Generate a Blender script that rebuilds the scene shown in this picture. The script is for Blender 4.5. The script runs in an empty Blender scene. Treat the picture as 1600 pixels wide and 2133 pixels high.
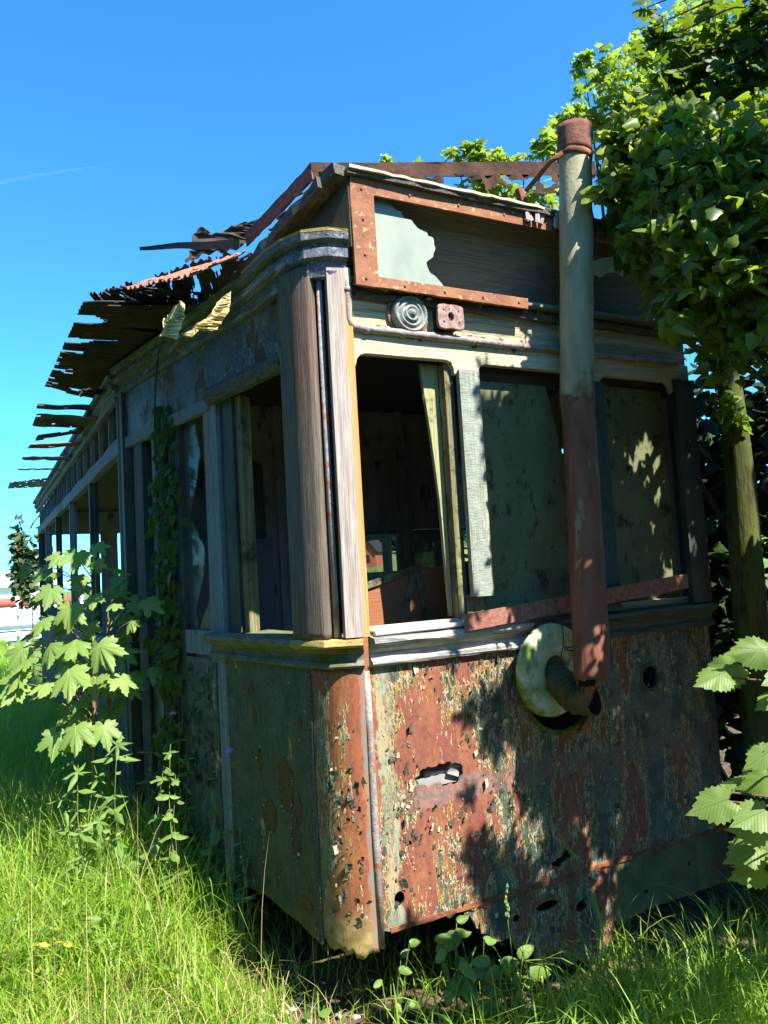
import bpy, bmesh, math, random
import numpy as np
from mathutils import Vector, Matrix, noise as mnoise
PI = math.pi
rng = np.random.default_rng(7)
random.seed(11)
SC = bpy.context.scene
COL = SC.collection

# ------------------------------------------------------------------ camera
YAW, PITCH, ROLL = 0.490369, 0.0775535, -0.0581507
CAM = np.array([-1.35147, -2.77895, 1.75])
FPX, IW, IH = 1593.27, 1600.0, 2133.0
FWD = np.array([math.sin(YAW)*math.cos(PITCH), math.cos(YAW)*math.cos(PITCH), math.sin(PITCH)])
_r0 = np.array([math.cos(YAW), -math.sin(YAW), 0.0]); _u0 = np.cross(_r0, FWD)
RGT = math.cos(ROLL)*_r0 + math.sin(ROLL)*_u0
UPV = -math.sin(ROLL)*_r0 + math.cos(ROLL)*_u0
cam = bpy.data.cameras.new('camera'); camo = bpy.data.objects.new('camera', cam); COL.objects.link(camo)
cam.sensor_fit = 'VERTICAL'; cam.sensor_height = 36; cam.lens = 36*FPX/IH
cam.clip_start = 0.05; cam.clip_end = 3000
camo.matrix_world = Matrix(((RGT[0], UPV[0], -FWD[0], CAM[0]), (RGT[1], UPV[1], -FWD[1], CAM[1]),
                            (RGT[2], UPV[2], -FWD[2], CAM[2]), (0, 0, 0, 1)))
SC.camera = camo
def ray(u, v): return FWD + RGT*(u-IW/2)/FPX - UPV*(v-IH/2)/FPX
def atX(u, v, x): d = ray(u, v); return CAM + d*(x-CAM[0])/d[0]
def atY(u, v, y): d = ray(u, v); return CAM + d*(y-CAM[1])/d[1]
def atZ(u, v, z): d = ray(u, v); return CAM + d*(z-CAM[2])/d[2]
def atD(u, v, t): return CAM + ray(u, v)*t
def pix(P):
    d = np.asarray(P)-CAM; z = d@FWD
    z = np.where(np.abs(z) < 1e-6, 1e-6, z)
    return IW/2+FPX*(d@RGT)/z, IH/2-FPX*(d@UPV)/z, z

# ------------------------------------------------------------------ light
SUN_AZ, SUN_EL = math.radians(20), math.radians(52)
SUN = np.array([math.sin(SUN_AZ)*math.cos(SUN_EL), -math.cos(SUN_AZ)*math.cos(SUN_EL), math.sin(SUN_EL)])
w = bpy.data.worlds.new('World'); SC.world = w; w.use_nodes = True
nt = w.node_tree; bg = nt.nodes['Background']
sky = nt.nodes.new('ShaderNodeTexSky'); sky.sky_type = 'NISHITA'; sky.sun_disc = False
sky.sun_elevation = SUN_EL; sky.sun_rotation = PI-SUN_AZ
sky.air_density = 1.0; sky.dust_density = 0.3; sky.ozone_density = 3.0; sky.altitude = 100
tint = nt.nodes.new('ShaderNodeMix'); tint.data_type = 'RGBA'; tint.blend_type = 'MULTIPLY'; tint.inputs[0].default_value = 1
tint.inputs[7].default_value = (.33, .98, 1.34, 1)          # the photograph's saturated blue sky
nt.links.new(sky.outputs[0], tint.inputs[6]); nt.links.new(tint.outputs[2], bg.inputs[0]); bg.inputs[1].default_value = 0.078
sl = bpy.data.lights.new('sun', 'SUN'); sl.energy = 5.0; sl.angle = math.radians(0.5); sl.color = (1, 0.95, 0.86)
slo = bpy.data.objects.new('sun', sl); COL.objects.link(slo)
slo.rotation_euler = Vector(-SUN).to_track_quat('-Z', 'Y').to_euler()
slo.location = (3, -6, 8)
SC.view_settings.view_transform = 'Standard'; SC.view_settings.look = 'None'
SC.view_settings.exposure = 1.75; SC.view_settings.gamma = 1
SC.cycles.max_bounces = 8; SC.cycles.transparent_max_bounces = 12

# ------------------------------------------------------------------ material helpers
class N:
    def __init__(s, name):
        s.m = bpy.data.materials.new(name); s.m.use_nodes = True
        s.t = s.m.node_tree; s.b = s.t.nodes['Principled BSDF']; s.out = s.t.nodes['Material Output']
        s.tc = s.t.nodes.new('ShaderNodeTexCoord')
    def put(s, sock, v):
        if hasattr(v, 'is_linked'): s.t.links.new(v, sock)
        elif isinstance(v, (tuple, list)) and len(v) == 3 and sock.type == 'RGBA': sock.default_value = (*v, 1)
        else: sock.default_value = v
    def co(s, sc=(1, 1, 1), loc=(0, 0, 0), rot=(0, 0, 0)):
        n = s.t.nodes.new('ShaderNodeMapping'); s.t.links.new(s.tc.outputs['Object'], n.inputs[0])
        n.inputs[3].default_value = sc; n.inputs[1].default_value = loc; n.inputs[2].default_value = rot
        return n.outputs[0]
    def noise(s, scale=5, sc=(1, 1, 1), detail=5, rough=.6, dist=0, loc=(0, 0, 0)):
        n = s.t.nodes.new('ShaderNodeTexNoise'); s.put(n.inputs['Vector'], s.co(sc, loc))
        n.inputs['Scale'].default_value = scale; n.inputs['Detail'].default_value = detail
        n.inputs['Roughness'].default_value = rough; n.inputs['Distortion'].default_value = dist
        return n.outputs[0]
    def voro(s, scale=5, sc=(1, 1, 1), feat='DISTANCE_TO_EDGE', jit=0, loc=(0, 0, 0)):
        n = s.t.nodes.new('ShaderNodeTexVoronoi'); n.feature = feat
        v = s.co(sc, loc)
        if jit:
            q = s.t.nodes.new('ShaderNodeTexNoise'); q.inputs['Scale'].default_value = scale*1.3; s.t.links.new(v, q.inputs[0])
            a = s.t.nodes.new('ShaderNodeVectorMath'); a.operation = 'SCALE'; s.t.links.new(q.outputs[1], a.inputs[0]); a.inputs['Scale'].default_value = jit
            c = s.t.nodes.new('ShaderNodeVectorMath'); s.t.links.new(v, c.inputs[0]); s.t.links.new(a.outputs[0], c.inputs[1]); v = c.outputs[0]
        s.t.links.new(v, n.inputs['Vector']); n.inputs['Scale'].default_value = scale
        return n.outputs[0]
    def ramp(s, f, a, b, lo=0., hi=1.):
        n = s.t.nodes.new('ShaderNodeMapRange'); n.interpolation_type = 'SMOOTHSTEP'
        s.put(n.inputs[0], f)
        for i, v in enumerate((a, b, lo, hi)): n.inputs[i+1].default_value = v
        return n.outputs[0]
    def m_(s, op, a, b=0.):
        n = s.t.nodes.new('ShaderNodeMath'); n.operation = op; s.put(n.inputs[0], a); s.put(n.inputs[1], b); return n.outputs[0]
    def mix(s, f, a, b):
        n = s.t.nodes.new('ShaderNodeMix'); n.data_type = 'RGBA'
        s.put(n.inputs[0], f); s.put(n.inputs[6], a); s.put(n.inputs[7], b); return n.outputs[2]
    def xyz(s):
        n = s.t.nodes.new('ShaderNodeSeparateXYZ'); s.t.links.new(s.tc.outputs['Object'], n.inputs[0]); return n.outputs
    def attr(s, name):
        n = s.t.nodes.new('ShaderNodeAttribute'); n.attribute_name = name; return n
    def done(s, col, rough=.8, h=None, bump=.3, dist=.01, spec=.3, metal=0.):
        s.put(s.b.inputs['Base Color'], col); s.put(s.b.inputs['Roughness'], rough)
        s.b.inputs['Specular IOR Level'].default_value = spec; s.put(s.b.inputs['Metallic'], metal)
        if h is not None:
            n = s.t.nodes.new('ShaderNodeBump'); n.inputs['Strength'].default_value = bump; n.inputs['Distance'].default_value = dist
            s.put(n.inputs['Height'], h); s.t.links.new(n.outputs[0], s.b.inputs['Normal'])
        return s.m

def mat_simple(name, a, b, scale=8, sc=(1, 1, 1), rough=.8, bump=.3, c=None, cthr=(.55, .65), spec=.3, metal=0, cscale=None):
    n = N(name); f = n.noise(scale, sc, 6, .65)
    col = n.mix(n.ramp(f, .3, .7), a, b)
    if c: col = n.mix(n.ramp(n.noise(cscale or scale*1.7, sc, 6, .7, loc=(3, 7, 1)), *cthr), col, c)
    return n.done(col, rough, n.noise(scale*5, sc, 4), bump, .006, spec, metal)

def mat_wood(name, a, b, axis='z', moss=None, mthr=(.5, .65), rust=None, rthr=(.55, .7), bump=.6, paint=None, pthr=(.45, .55), cross=False):
    n = N(name); L, S = 5., 150.
    sc = {'z': (S, S, L), 'x': (L, S, S), 'y': (S, L, S)}[axis]
    g = n.noise(1, sc, 5, .7, .4); g2 = n.noise(2.2, sc, 3, .6)
    col = n.mix(n.ramp(g, .3, .7), a, b)
    h = n.m_('ADD', g, g2)
    if rust: col = n.mix(n.ramp(n.noise(1, tuple(v*.18 for v in sc), 5, .7, loc=(2, 2, 5)), *rthr), col, rust)
    if paint:
        p = n.ramp(n.noise(1, tuple(v*.22 for v in sc), 8, .75, .3, loc=(9, 4, 2)), *pthr)
        pc = n.mix(n.ramp(n.noise(30, (1, 1, 1), 3), .3, .7), paint, tuple(v*.75 for v in paint))
        col = n.mix(p, col, pc); h = n.m_('ADD', h, p)
        if cross:
            k = n.noise(1, (30, 30, 150), 3, .6, .6); col = n.mix(n.ramp(k, .34, .46, .35, 0), col, tuple(v*.5 for v in paint)); h = n.m_('ADD', h, k)
    if moss: col = n.mix(n.ramp(n.noise(7, (1, 1, 1), 7, .7, loc=(5, 1, 8)), *mthr), col, moss)
    return n.done(col, .85, h, bump, .004, .2)

RUST_D, RUST, RUST_R, RUST_O = (.055, .022, .012), (.20, .065, .025), (.30, .075, .045), (.42, .17, .045)
CREAM, YEL, GRN, ALG = (.62, .55, .38), (.50, .36, .09), (.040, .062, .050), (.075, .105, .028)

def mat_paint(name, green_lo, green_hi, gx=0., gcol=GRN, vs=.28, crack=22, algae=None, rustA=RUST_R, rustB=RUST_O, cream=CREAM, streak=1.0, scale=7, fine=.5, yel=YEL, extra=None):
    """old coat over cream undercoat over rusting steel: patches, crackle and curling edges"""
    n = N(name)
    x = n.xyz()[0]
    f = n.noise(scale, (1, 1, vs), 9, .68, .25)
    v = n.voro(crack, (1.5, 1.5, .45), jit=.25)
    fine_ = n.noise(crack*1.6, (1.6, 1.6, .35), 4, .7)
    f2 = n.m_('ADD', f, n.m_('MULTIPLY', n.m_('SUBTRACT', fine_, .5), fine))
    f2 = n.m_('ADD', f2, n.m_('MULTIPLY', x, gx))
    green = n.ramp(f2, green_lo, green_hi)
    under = n.ramp(f2, green_lo-.036, green_lo-.012)
    rcol = n.mix(n.ramp(n.noise(9, (1, 1, .3), 6, .7, loc=(4, 4, 4)), .42, .66), rustA, rustB)
    rcol = n.mix(n.ramp(n.noise(60, (1, 1, .6), 4, .7), .4, .75, 0, .6), rcol, RUST_D)
    rcol = n.mix(n.ramp(n.noise(28, (1.4, 1.4, .3), 6, .75, loc=(1, 9, 3)), .655, .72), rcol, cream)
    rcol = n.mix(n.ramp(n.noise(34, (1.2, 1.2, .5), 6, .75, loc=(7, 2, 5)), .685, .735), rcol, yel)
    gc = n.mix(n.ramp(n.noise(18, (1, 1, .5), 5), .3, .7), gcol, tuple(c*1.7+.01 for c in gcol))
    crk = n.ramp(v, .012, .05)
    gc = n.mix(crk, n.mix(n.ramp(n.noise(9, (1, 1, 1), 3), .4, .6), tuple(c*.3 for c in gcol), cream), gc)
    col = n.mix(under, rcol, n.mix(n.ramp(n.noise(20, (1, 1, 1), 3), .35, .6), cream, yel))
    col = n.mix(green, col, gc)
    if extra: col = extra(n, col, f2)
    if algae:
        col = n.mix(n.ramp(n.noise(5, (1, 1, .6), 7, .7, loc=(8, 8, 2)), *algae[1]), col, algae[0])
    h = n.m_('ADD', n.m_('MULTIPLY', green, n.m_('ADD', .6, n.m_('MULTIPLY', crk, .5))), n.m_('MULTIPLY', fine_, .35))
    h = n.m_('ADD', h, n.m_('MULTIPLY', under, .4))
    return n.done(col, n.m_('ADD', .75, n.m_('MULTIPLY', green, -.25)), h, .9, .006, .35)

def mat_leaf(name, a, b, tr, trans=.38, rough=.5, vein=None, nv=6., spec=.35):
    n = N(name)
    r = n.attr('rnd').outputs['Fac']
    col = n.mix(r, a, b)
    h = None
    if vein:
        uv = n.t.nodes.new('ShaderNodeUVMap'); sp = n.t.nodes.new('ShaderNodeSeparateXYZ'); n.t.links.new(uv.outputs[0], sp.inputs[0])
        ax = n.m_('ABSOLUTE', sp.outputs[0])
        mid = n.ramp(ax, .006, .02, 1, 0)
        sid = n.m_('ABSOLUTE', n.m_('SUBTRACT', n.m_('FRACT', n.m_('MULTIPLY', n.m_('SUBTRACT', sp.outputs[1], n.m_('MULTIPLY', ax, .8)), nv)), .5))
        sid = n.ramp(sid, .03, .11, .7, 0)
        vv = n.m_('MAXIMUM', mid, sid)
        col = n.mix(vv, col, vein); h = n.m_('SUBTRACT', 1, vv)
    n.done(col, rough, h, .5, .004, spec)
    t = n.t.nodes.new('ShaderNodeBsdfTranslucent'); n.put(t.inputs[0], n.mix(r, tr, tuple(c*.75 for c in tr)))
    mx = n.t.nodes.new('ShaderNodeMixShader'); mx.inputs[0].default_value = trans
    n.t.links.new(n.b.outputs[0], mx.inputs[1]); n.t.links.new(t.outputs[0], mx.inputs[2]); n.t.links.new(mx.outputs[0], n.out.inputs[0])
    return n.m

def mat_glass(name, tint, trans, rough=.15, dirt=(.30, .34, .30), dthr=(.4, .7)):
    n = N(name)
    d = n.ramp(n.noise(4, (1, 1, .5), 7, .7), *dthr)
    n.done(dirt, n.m_('ADD', rough, n.m_('MULTIPLY', d, .5)), spec=.6)
    t = n.t.nodes.new('ShaderNodeBsdfTransparent'); t.inputs[0].default_value = (*tint, 1)
    mx = n.t.nodes.new('ShaderNodeMixShader'); n.put(mx.inputs[0], n.ramp(d, 0, 1, 1-trans, min(1, 1-trans+.35)))
    n.t.links.new(t.outputs[0], mx.inputs[1]); n.t.links.new(n.b.outputs[0], mx.inputs[2]); n.t.links.new(mx.outputs[0], n.out.inputs[0])
    return n.m

M = {}
def front_extra(n, col, f2):
    x, y, z = n.xyz(); w_ = n.m_('MULTIPLY', n.m_('SUBTRACT', n.noise(9, (1, 1, .5), 7, .75, loc=(2, 6, 1)), .5), .16)
    strip = n.m_('MULTIPLY', n.ramp(n.m_('ADD', x, w_), .035, .045), n.ramp(n.m_('ADD', x, w_), .105, .115, 1, 0))
    pale = n.mix(n.ramp(n.noise(16, (1, 1, .3), 6, .7), .4, .65), (.20, .25, .18), (.33, .24, .13))
    col = n.mix(n.m_('MULTIPLY', strip, .9), col, pale)
    zz = n.m_('ADD', z, n.m_('MULTIPLY', w_, .6)); band = n.m_('MULTIPLY', n.ramp(zz, .775, .785), n.ramp(zz, .875, .885, 1, 0))
    band = n.m_('MULTIPLY', band, n.ramp(n.m_('ADD', x, w_), .16, .18))
    steel = n.mix(n.ramp(n.noise(50, detail=5), .4, .65), (.25, .12, .095), (.11, .10, .09))
    return n.mix(n.m_('MULTIPLY', band, n.ramp(x, .5, .9, .85, .45)), col, steel)
def corner_extra(n, col, f2):
    x, y, z = n.xyz(); w_ = n.m_('MULTIPLY', n.m_('SUBTRACT', n.noise(6, (1, 1, .7), 7, .75, loc=(2, 6, 1)), .5), .5)
    ol = n.mix(n.ramp(n.noise(22, detail=6), .4, .6), (.21, .155, .05), (.33, .25, .10))
    col = n.mix(n.ramp(n.m_('ADD', z, w_), .52, .38, 0, .9), col, ol)
    gs = n.mix(n.ramp(n.noise(30, (1, 1, .4), 5), .4, .6), (.15, .17, .16), (.24, .13, .08))
    return n.mix(n.m_('MULTIPLY', n.ramp(n.m_('ADD', x, n.m_('MULTIPLY', w_, .12)), -.030, -.022), .85), col, gs)
M['front'] = mat_paint('front_paint', .565, .58, gx=.060, vs=.30, crack=40, gcol=(.040, .056, .042), algae=((.045, .058, .018), (.60, .78)), fine=.46, scale=5.5, rustA=(.185, .056, .038), rustB=(.245, .090, .044), extra=front_extra)
M['corner'] = mat_paint('corner_paint', .70, .715, gx=-1.3, gcol=(.075, .088, .06), rustA=(.24, .075, .035), rustB=(.36, .15, .05), crack=30, fine=.45, extra=corner_extra)
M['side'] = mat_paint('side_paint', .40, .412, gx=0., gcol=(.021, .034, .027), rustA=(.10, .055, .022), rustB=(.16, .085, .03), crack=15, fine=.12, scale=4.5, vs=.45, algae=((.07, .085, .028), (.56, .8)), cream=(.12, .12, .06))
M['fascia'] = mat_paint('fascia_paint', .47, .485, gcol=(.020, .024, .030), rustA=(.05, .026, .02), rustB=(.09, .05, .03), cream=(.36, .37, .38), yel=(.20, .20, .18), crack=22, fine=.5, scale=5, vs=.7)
M['bluewhite'] = mat_wood('flaked_blue_paint', (.10, .10, .10), (.24, .24, .26), 'z', paint=(.20, .24, .29), pthr=(.44, .52), moss=(.12, .10, .035), mthr=(.60, .68))
M['cornice'] = mat_wood('cornice_wood', (.045, .05, .06), (.17, .18, .21), 'y', paint=(.32, .35, .38), pthr=(.52, .6), moss=(.085, .075, .03), mthr=(.60, .70))
M['greywood'] = mat_wood('weathered_wood', (.20, .17, .16), (.40, .35, .34), 'z', rust=(.42, .20, .06), rthr=(.56, .7), bump=.5)
n_ = N('stained_post'); g_ = n_.noise(1, (150, 150, 5), 5, .7, .4); x_ = n_.xyz()
c_ = n_.mix(n_.ramp(g_, .3, .7), (.20, .168, .148), (.41, .355, .315))
st_ = n_.ramp(n_.m_('ADD', x_[0], n_.m_('MULTIPLY', n_.m_('SUBTRACT', n_.noise(1, (40, 40, 2.2), 5, .7), .5), .12)), -.030, .004)
st2_ = n_.ramp(n_.m_('ADD', x_[0], n_.m_('MULTIPLY', n_.m_('SUBTRACT', n_.noise(1, (40, 40, 2.2), 5, .7, loc=(3, 3, 3)), .5), .10)), .012, .024)
c_ = n_.mix(n_.m_('MULTIPLY', st_, .85), c_, (.46, .24, .06)); c_ = n_.mix(n_.m_('MULTIPLY', st2_, .8), c_, (.50, .44, .26))
c_ = n_.mix(n_.ramp(n_.noise(5, (2, 2, .3), 6, .7), .62, .75), c_, (.20, .09, .05))
M['stainpost'] = n_.done(c_, .85, g_, .6, .004, .2)
M['darkwall'] = mat_wood('dark_boarding', (.035, .035, .038), (.10, .10, .105), 'z', bump=.6)
M['postwood'] = mat_wood('dark_post_wood', (.065, .052, .04), (.17, .14, .115), 'z', rust=(.16, .06, .03), rthr=(.5, .62), moss=(.06, .07, .025), mthr=(.62, .75))
M['darkwood'] = mat_wood('dark_plank', (.030, .024, .018), (.085, .068, .05), 'x', bump=.5)
M['backwood'] = mat_wood('sign_back_wood', (.10, .095, .075), (.20, .185, .145), 'x', bump=.35)
M['mosswood'] = mat_wood('mossy_timber', (.03, .026, .02), (.15, .13, .11), 'y', moss=(.12, .12, .03), mthr=(.56, .68), bump=.9)
M['sillmoss'] = mat_wood('mossy_sill', (.10, .095, .075), (.24, .22, .17), 'y', moss=(.10, .105, .03), mthr=(.42, .6), bump=.7, paint=(.35, .33, .22), pthr=(.6, .66))
M['silljoint'] = mat_wood('yellow_sill', (.20, .13, .04), (.45, .34, .12), 'x', moss=(.10, .10, .03), mthr=(.55, .68), bump=.7)
M['sillwhite'] = mat_wood('white_sill', (.10, .095, .09), (.30, .28, .26), 'x', paint=(.40, .385, .355), pthr=(.42, .5), bump=.8)
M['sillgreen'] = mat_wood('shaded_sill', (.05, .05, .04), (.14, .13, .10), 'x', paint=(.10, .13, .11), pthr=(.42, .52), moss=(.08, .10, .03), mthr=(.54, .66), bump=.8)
M['beige'] = mat_wood('beige_board', (.36, .29, .15), (.55, .48, .30), 'x', paint=(.40, .37, .28), pthr=(.5, .58), rust=(.48, .26, .07), rthr=(.62, .72), bump=.9)
M['railcream'] = mat_wood('cream_rail', (.34, .28, .17), (.56, .50, .36), 'x', rust=(.42, .19, .05), rthr=(.62, .74), bump=.7)
M['teal'] = mat_wood('teal_mullion', (.36, .31, .19), (.48, .43, .28), 'z', paint=(.28, .32, .265), pthr=(.38, .46), bump=.8, cross=True)
M['tealdark'] = mat_wood('dark_mullion', (.08, .08, .05), (.16, .15, .10), 'z', paint=(.05, .09, .08), pthr=(.34, .42), bump=.8, cross=True)
M['jamb'] = mat_wood('yellowed_jamb', (.11, .09, .05), (.20, .17, .09), 'z', paint=(.28, .27, .12), pthr=(.5, .56), moss=(.05, .05, .025), mthr=(.5, .62))
M['loose'] = mat_wood('loose_stile_wood', (.20, .19, .09), (.36, .34, .17), 'z', moss=(.09, .10, .03), mthr=(.55, .68))
M['greenboard'] = mat_simple('algae_board', (.10, .112, .050), (.155, .162, .082), 5, (1, 1, .7), .85, .5, (.030, .034, .016), (.52, .66), .2, cscale=16)
M['darkpaint'] = mat_simple('dark_old_paint', (.025, .03, .028), (.06, .065, .055), 8, (1, 1, .5), .7, .5, (.10, .075, .03), (.62, .72))
M['frame'] = mat_simple('orange_rust_frame', (.17, .065, .045), (.29, .135, .07), 7, (1, 1, 1), .9, .7, (.42, .31, .17), (.57, .66), .15, cscale=34)
M['rust'] = mat_simple('rust', (.10, .04, .022), (.26, .095, .045), 14, (1, 1, 1), .9, .7, (.035, .018, .012), (.55, .7), .2)
M['rustred'] = mat_simple('red_primer_rust', (.20, .06, .045), (.34, .11, .075), 22, (1, 1, 1), .85, .6, (.07, .025, .02), (.58, .7), .2)
M['rustdark'] = mat_simple('dark_rust', (.03, .018, .014), (.085, .042, .028), 9, (1, 1, 1), .9, .7, (.16, .07, .035), (.62, .72), .15)
M['rustbar'] = mat_simple('bar_rust', (.18, .07, .05), (.32, .15, .10), 50, (1, 1, 1), .8, .6, (.06, .03, .025), (.60, .7), .25)
M['roofrust'] = mat_simple('corrugated_rust', (.024, .021, .021), (.065, .05, .043), 6, (1, 1, 1), .8, .4, (.17, .09, .055), (.60, .72), .3)
M['lichen'] = mat_simple('lichen_sheet', (.44, .35, .15), (.60, .51, .26), 12, (1, 1, 1), .85, .5, (.20, .12, .04), (.6, .7), .2)
n_ = N('weathered_pipe'); z_ = n_.xyz()[2]; q_ = n_.noise(9, (1, 1, .5), 8, .75)
c_ = n_.mix(n_.ramp(n_.noise(11, (1, 1, .2), 6, .65), .3, .7), (.22, .20, .125), (.37, .34, .205)); c_ = n_.mix(n_.ramp(n_.noise(5, (1, 1, .3), 6, .7, loc=(3, 7, 1)), .52, .72), c_, (.18, .19, .055))
rr_ = n_.ramp(n_.m_('ADD', z_, n_.m_('MULTIPLY', n_.m_('SUBTRACT', q_, .5), 1.1)), 2.60, 2.36); sp_ = n_.ramp(n_.noise(26, (1, 1, .4), 7, .75, loc=(8, 1, 1)), .63, .68)
ru_ = n_.mix(n_.ramp(n_.noise(40, detail=5), .4, .65), (.22, .085, .04), (.11, .045, .025)); c_ = n_.mix(n_.m_('MAXIMUM', rr_, n_.m_('MULTIPLY', sp_, .8)), c_, ru_)
M['pipegrey'] = n_.done(c_, .8, n_.m_('ADD', q_, n_.noise(60, detail=4)), .45, .005, .3)
M['piperust'] = mat_simple('brown_primer_pipe', (.12, .045, .025), (.24, .085, .045), 16, (1, 1, .12), .75, .4, (.22, .18, .10), (.61, .64), .35, cscale=9)
M['piperim'] = mat_simple('pipe_rim_rust', (.12, .045, .035), (.22, .085, .06), 40, (1, 1, 1), .9, .9, (.05, .025, .02), (.6, .7))
M['flange'] = mat_simple('algae_flange', (.30, .34, .14), (.52, .54, .38), 9, (1, 1, 1), .7, .25, (.14, .20, .035), (.45, .62), .4, cscale=6)
M['bellows'] = mat_simple('bellows', (.045, .048, .018), (.11, .085, .032), 20, (1, 1, 1), .7, .4, (.20, .10, .03), (.6, .7))
M['lampmetal'] = mat_simple('bell_metal', (.10, .115, .105), (.26, .275, .25), 30, (1, 1, 1), .6, .4, (.30, .16, .05), (.62, .7), .4)
M['socket'] = mat_simple('socket_rust', (.20, .10, .085), (.40, .28, .25), 45, (1, 1, 1), .9, .9, (.07, .03, .02), (.58, .66))
M['conduit'] = mat_simple('conduit_metal', (.17, .15, .15), (.30, .27, .26), 30, (1, 1, 1), .7, .6, (.26, .10, .04), (.52, .62), .4, cscale=20)
M['alu'] = mat_simple('worn_zinc', (.34, .36, .38), (.50, .52, .54), 20, (.2, 1, 1), .45, .2, spec=.5)
M['moss'] = mat_simple('moss', (.055, .075, .015), (.16, .18, .03), 30, (1, 1, 1), .95, 1.)
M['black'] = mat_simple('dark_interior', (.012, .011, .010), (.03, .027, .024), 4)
M['wall'] = mat_simple('interior_wall', (.20, .19, .18), (.34, .33, .30), 5, (1, 1, .4), .8, .3, (.035, .03, .025), (.55, .7))
M['innergrey'] = mat_simple('grey_panel', (.11, .12, .13), (.17, .18, .18), 6, (1, 1, .4), .7, .2)
M['brown'] = mat_wood('hardboard', (.20, .075, .032), (.30, .12, .055), 'x', bump=.2)
M['flake'] = mat_simple('paint_flake', (.028, .040, .028), (.085, .095, .065), 30, (1, 1, 1), .7, .4, (.40, .37, .25), (.60, .66), .2, cscale=40)
M['flakecream'] = mat_simple('cream_flake', (.30, .27, .17), (.50, .45, .30), 30)
M['glasspale'] = mat_glass('pale_broken_glass', (.75, .8, .75), .10, .35, (.21, .25, .20), (.35, .75))
M['glassgreen'] = mat_glass('green_broken_glass', (.6, .7, .4), .10, .3, (.34, .40, .16), (.2, .9))
M['glass'] = mat_glass('dusty_window_glass', (.86, .9, .92), .78, .06, (.16, .18, .18), (.45, .8))
M['glassdim'] = mat_glass('grimy_window_glass', (.5, .55, .55), .4, .12, (.10, .11, .11), (.3, .8))

# ------------------------------------------------------------------ object helpers
def tag(o, label=None, cat=None, group=None, kind=None):
    if label: o['label'] = label
    if cat: o['category'] = cat
    if group: o['group'] = group
    if kind: o['kind'] = kind
    return o
def thing(name, label, cat, loc=(0, 0, 0), group=None):
    o = bpy.data.objects.new(name, None); COL.objects.link(o); o.location = loc; o.empty_display_size = .1
    return tag(o, label, cat, group)
def link(name, me, mats, parent=None, smooth=False):
    o = bpy.data.objects.new(name, me); COL.objects.link(o)
    me.name = name
    for m in (mats if isinstance(mats, (list, tuple)) else [mats]): me.materials.append(m)
    if smooth:
        me.polygons.foreach_set('use_smooth', np.ones(len(me.polygons), bool))
    if parent is not None:
        o.parent = parent
        pm = Matrix.Identity(4); q = parent
        while q is not None: pm = Matrix.Translation(q.location) @ pm if q.parent is None else pm; q = q.parent
        o.matrix_parent_inverse = pm.inverted() if parent.parent is None else Matrix.Identity(4)
    return o
def rebase(o):
    """put a lone mesh's origin at the middle of its base"""
    me = o.data; n = len(me.vertices); a = np.empty(n*3, np.float32); me.vertices.foreach_get('co', a); a = a.reshape(-1, 3)
    c = np.array([(a[:, 0].min()+a[:, 0].max())/2, (a[:, 1].min()+a[:, 1].max())/2, a[:, 2].min()])
    me.vertices.foreach_set('co', (a-c).ravel().astype(np.float32)); o.location = c; me.update(); return o

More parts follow.
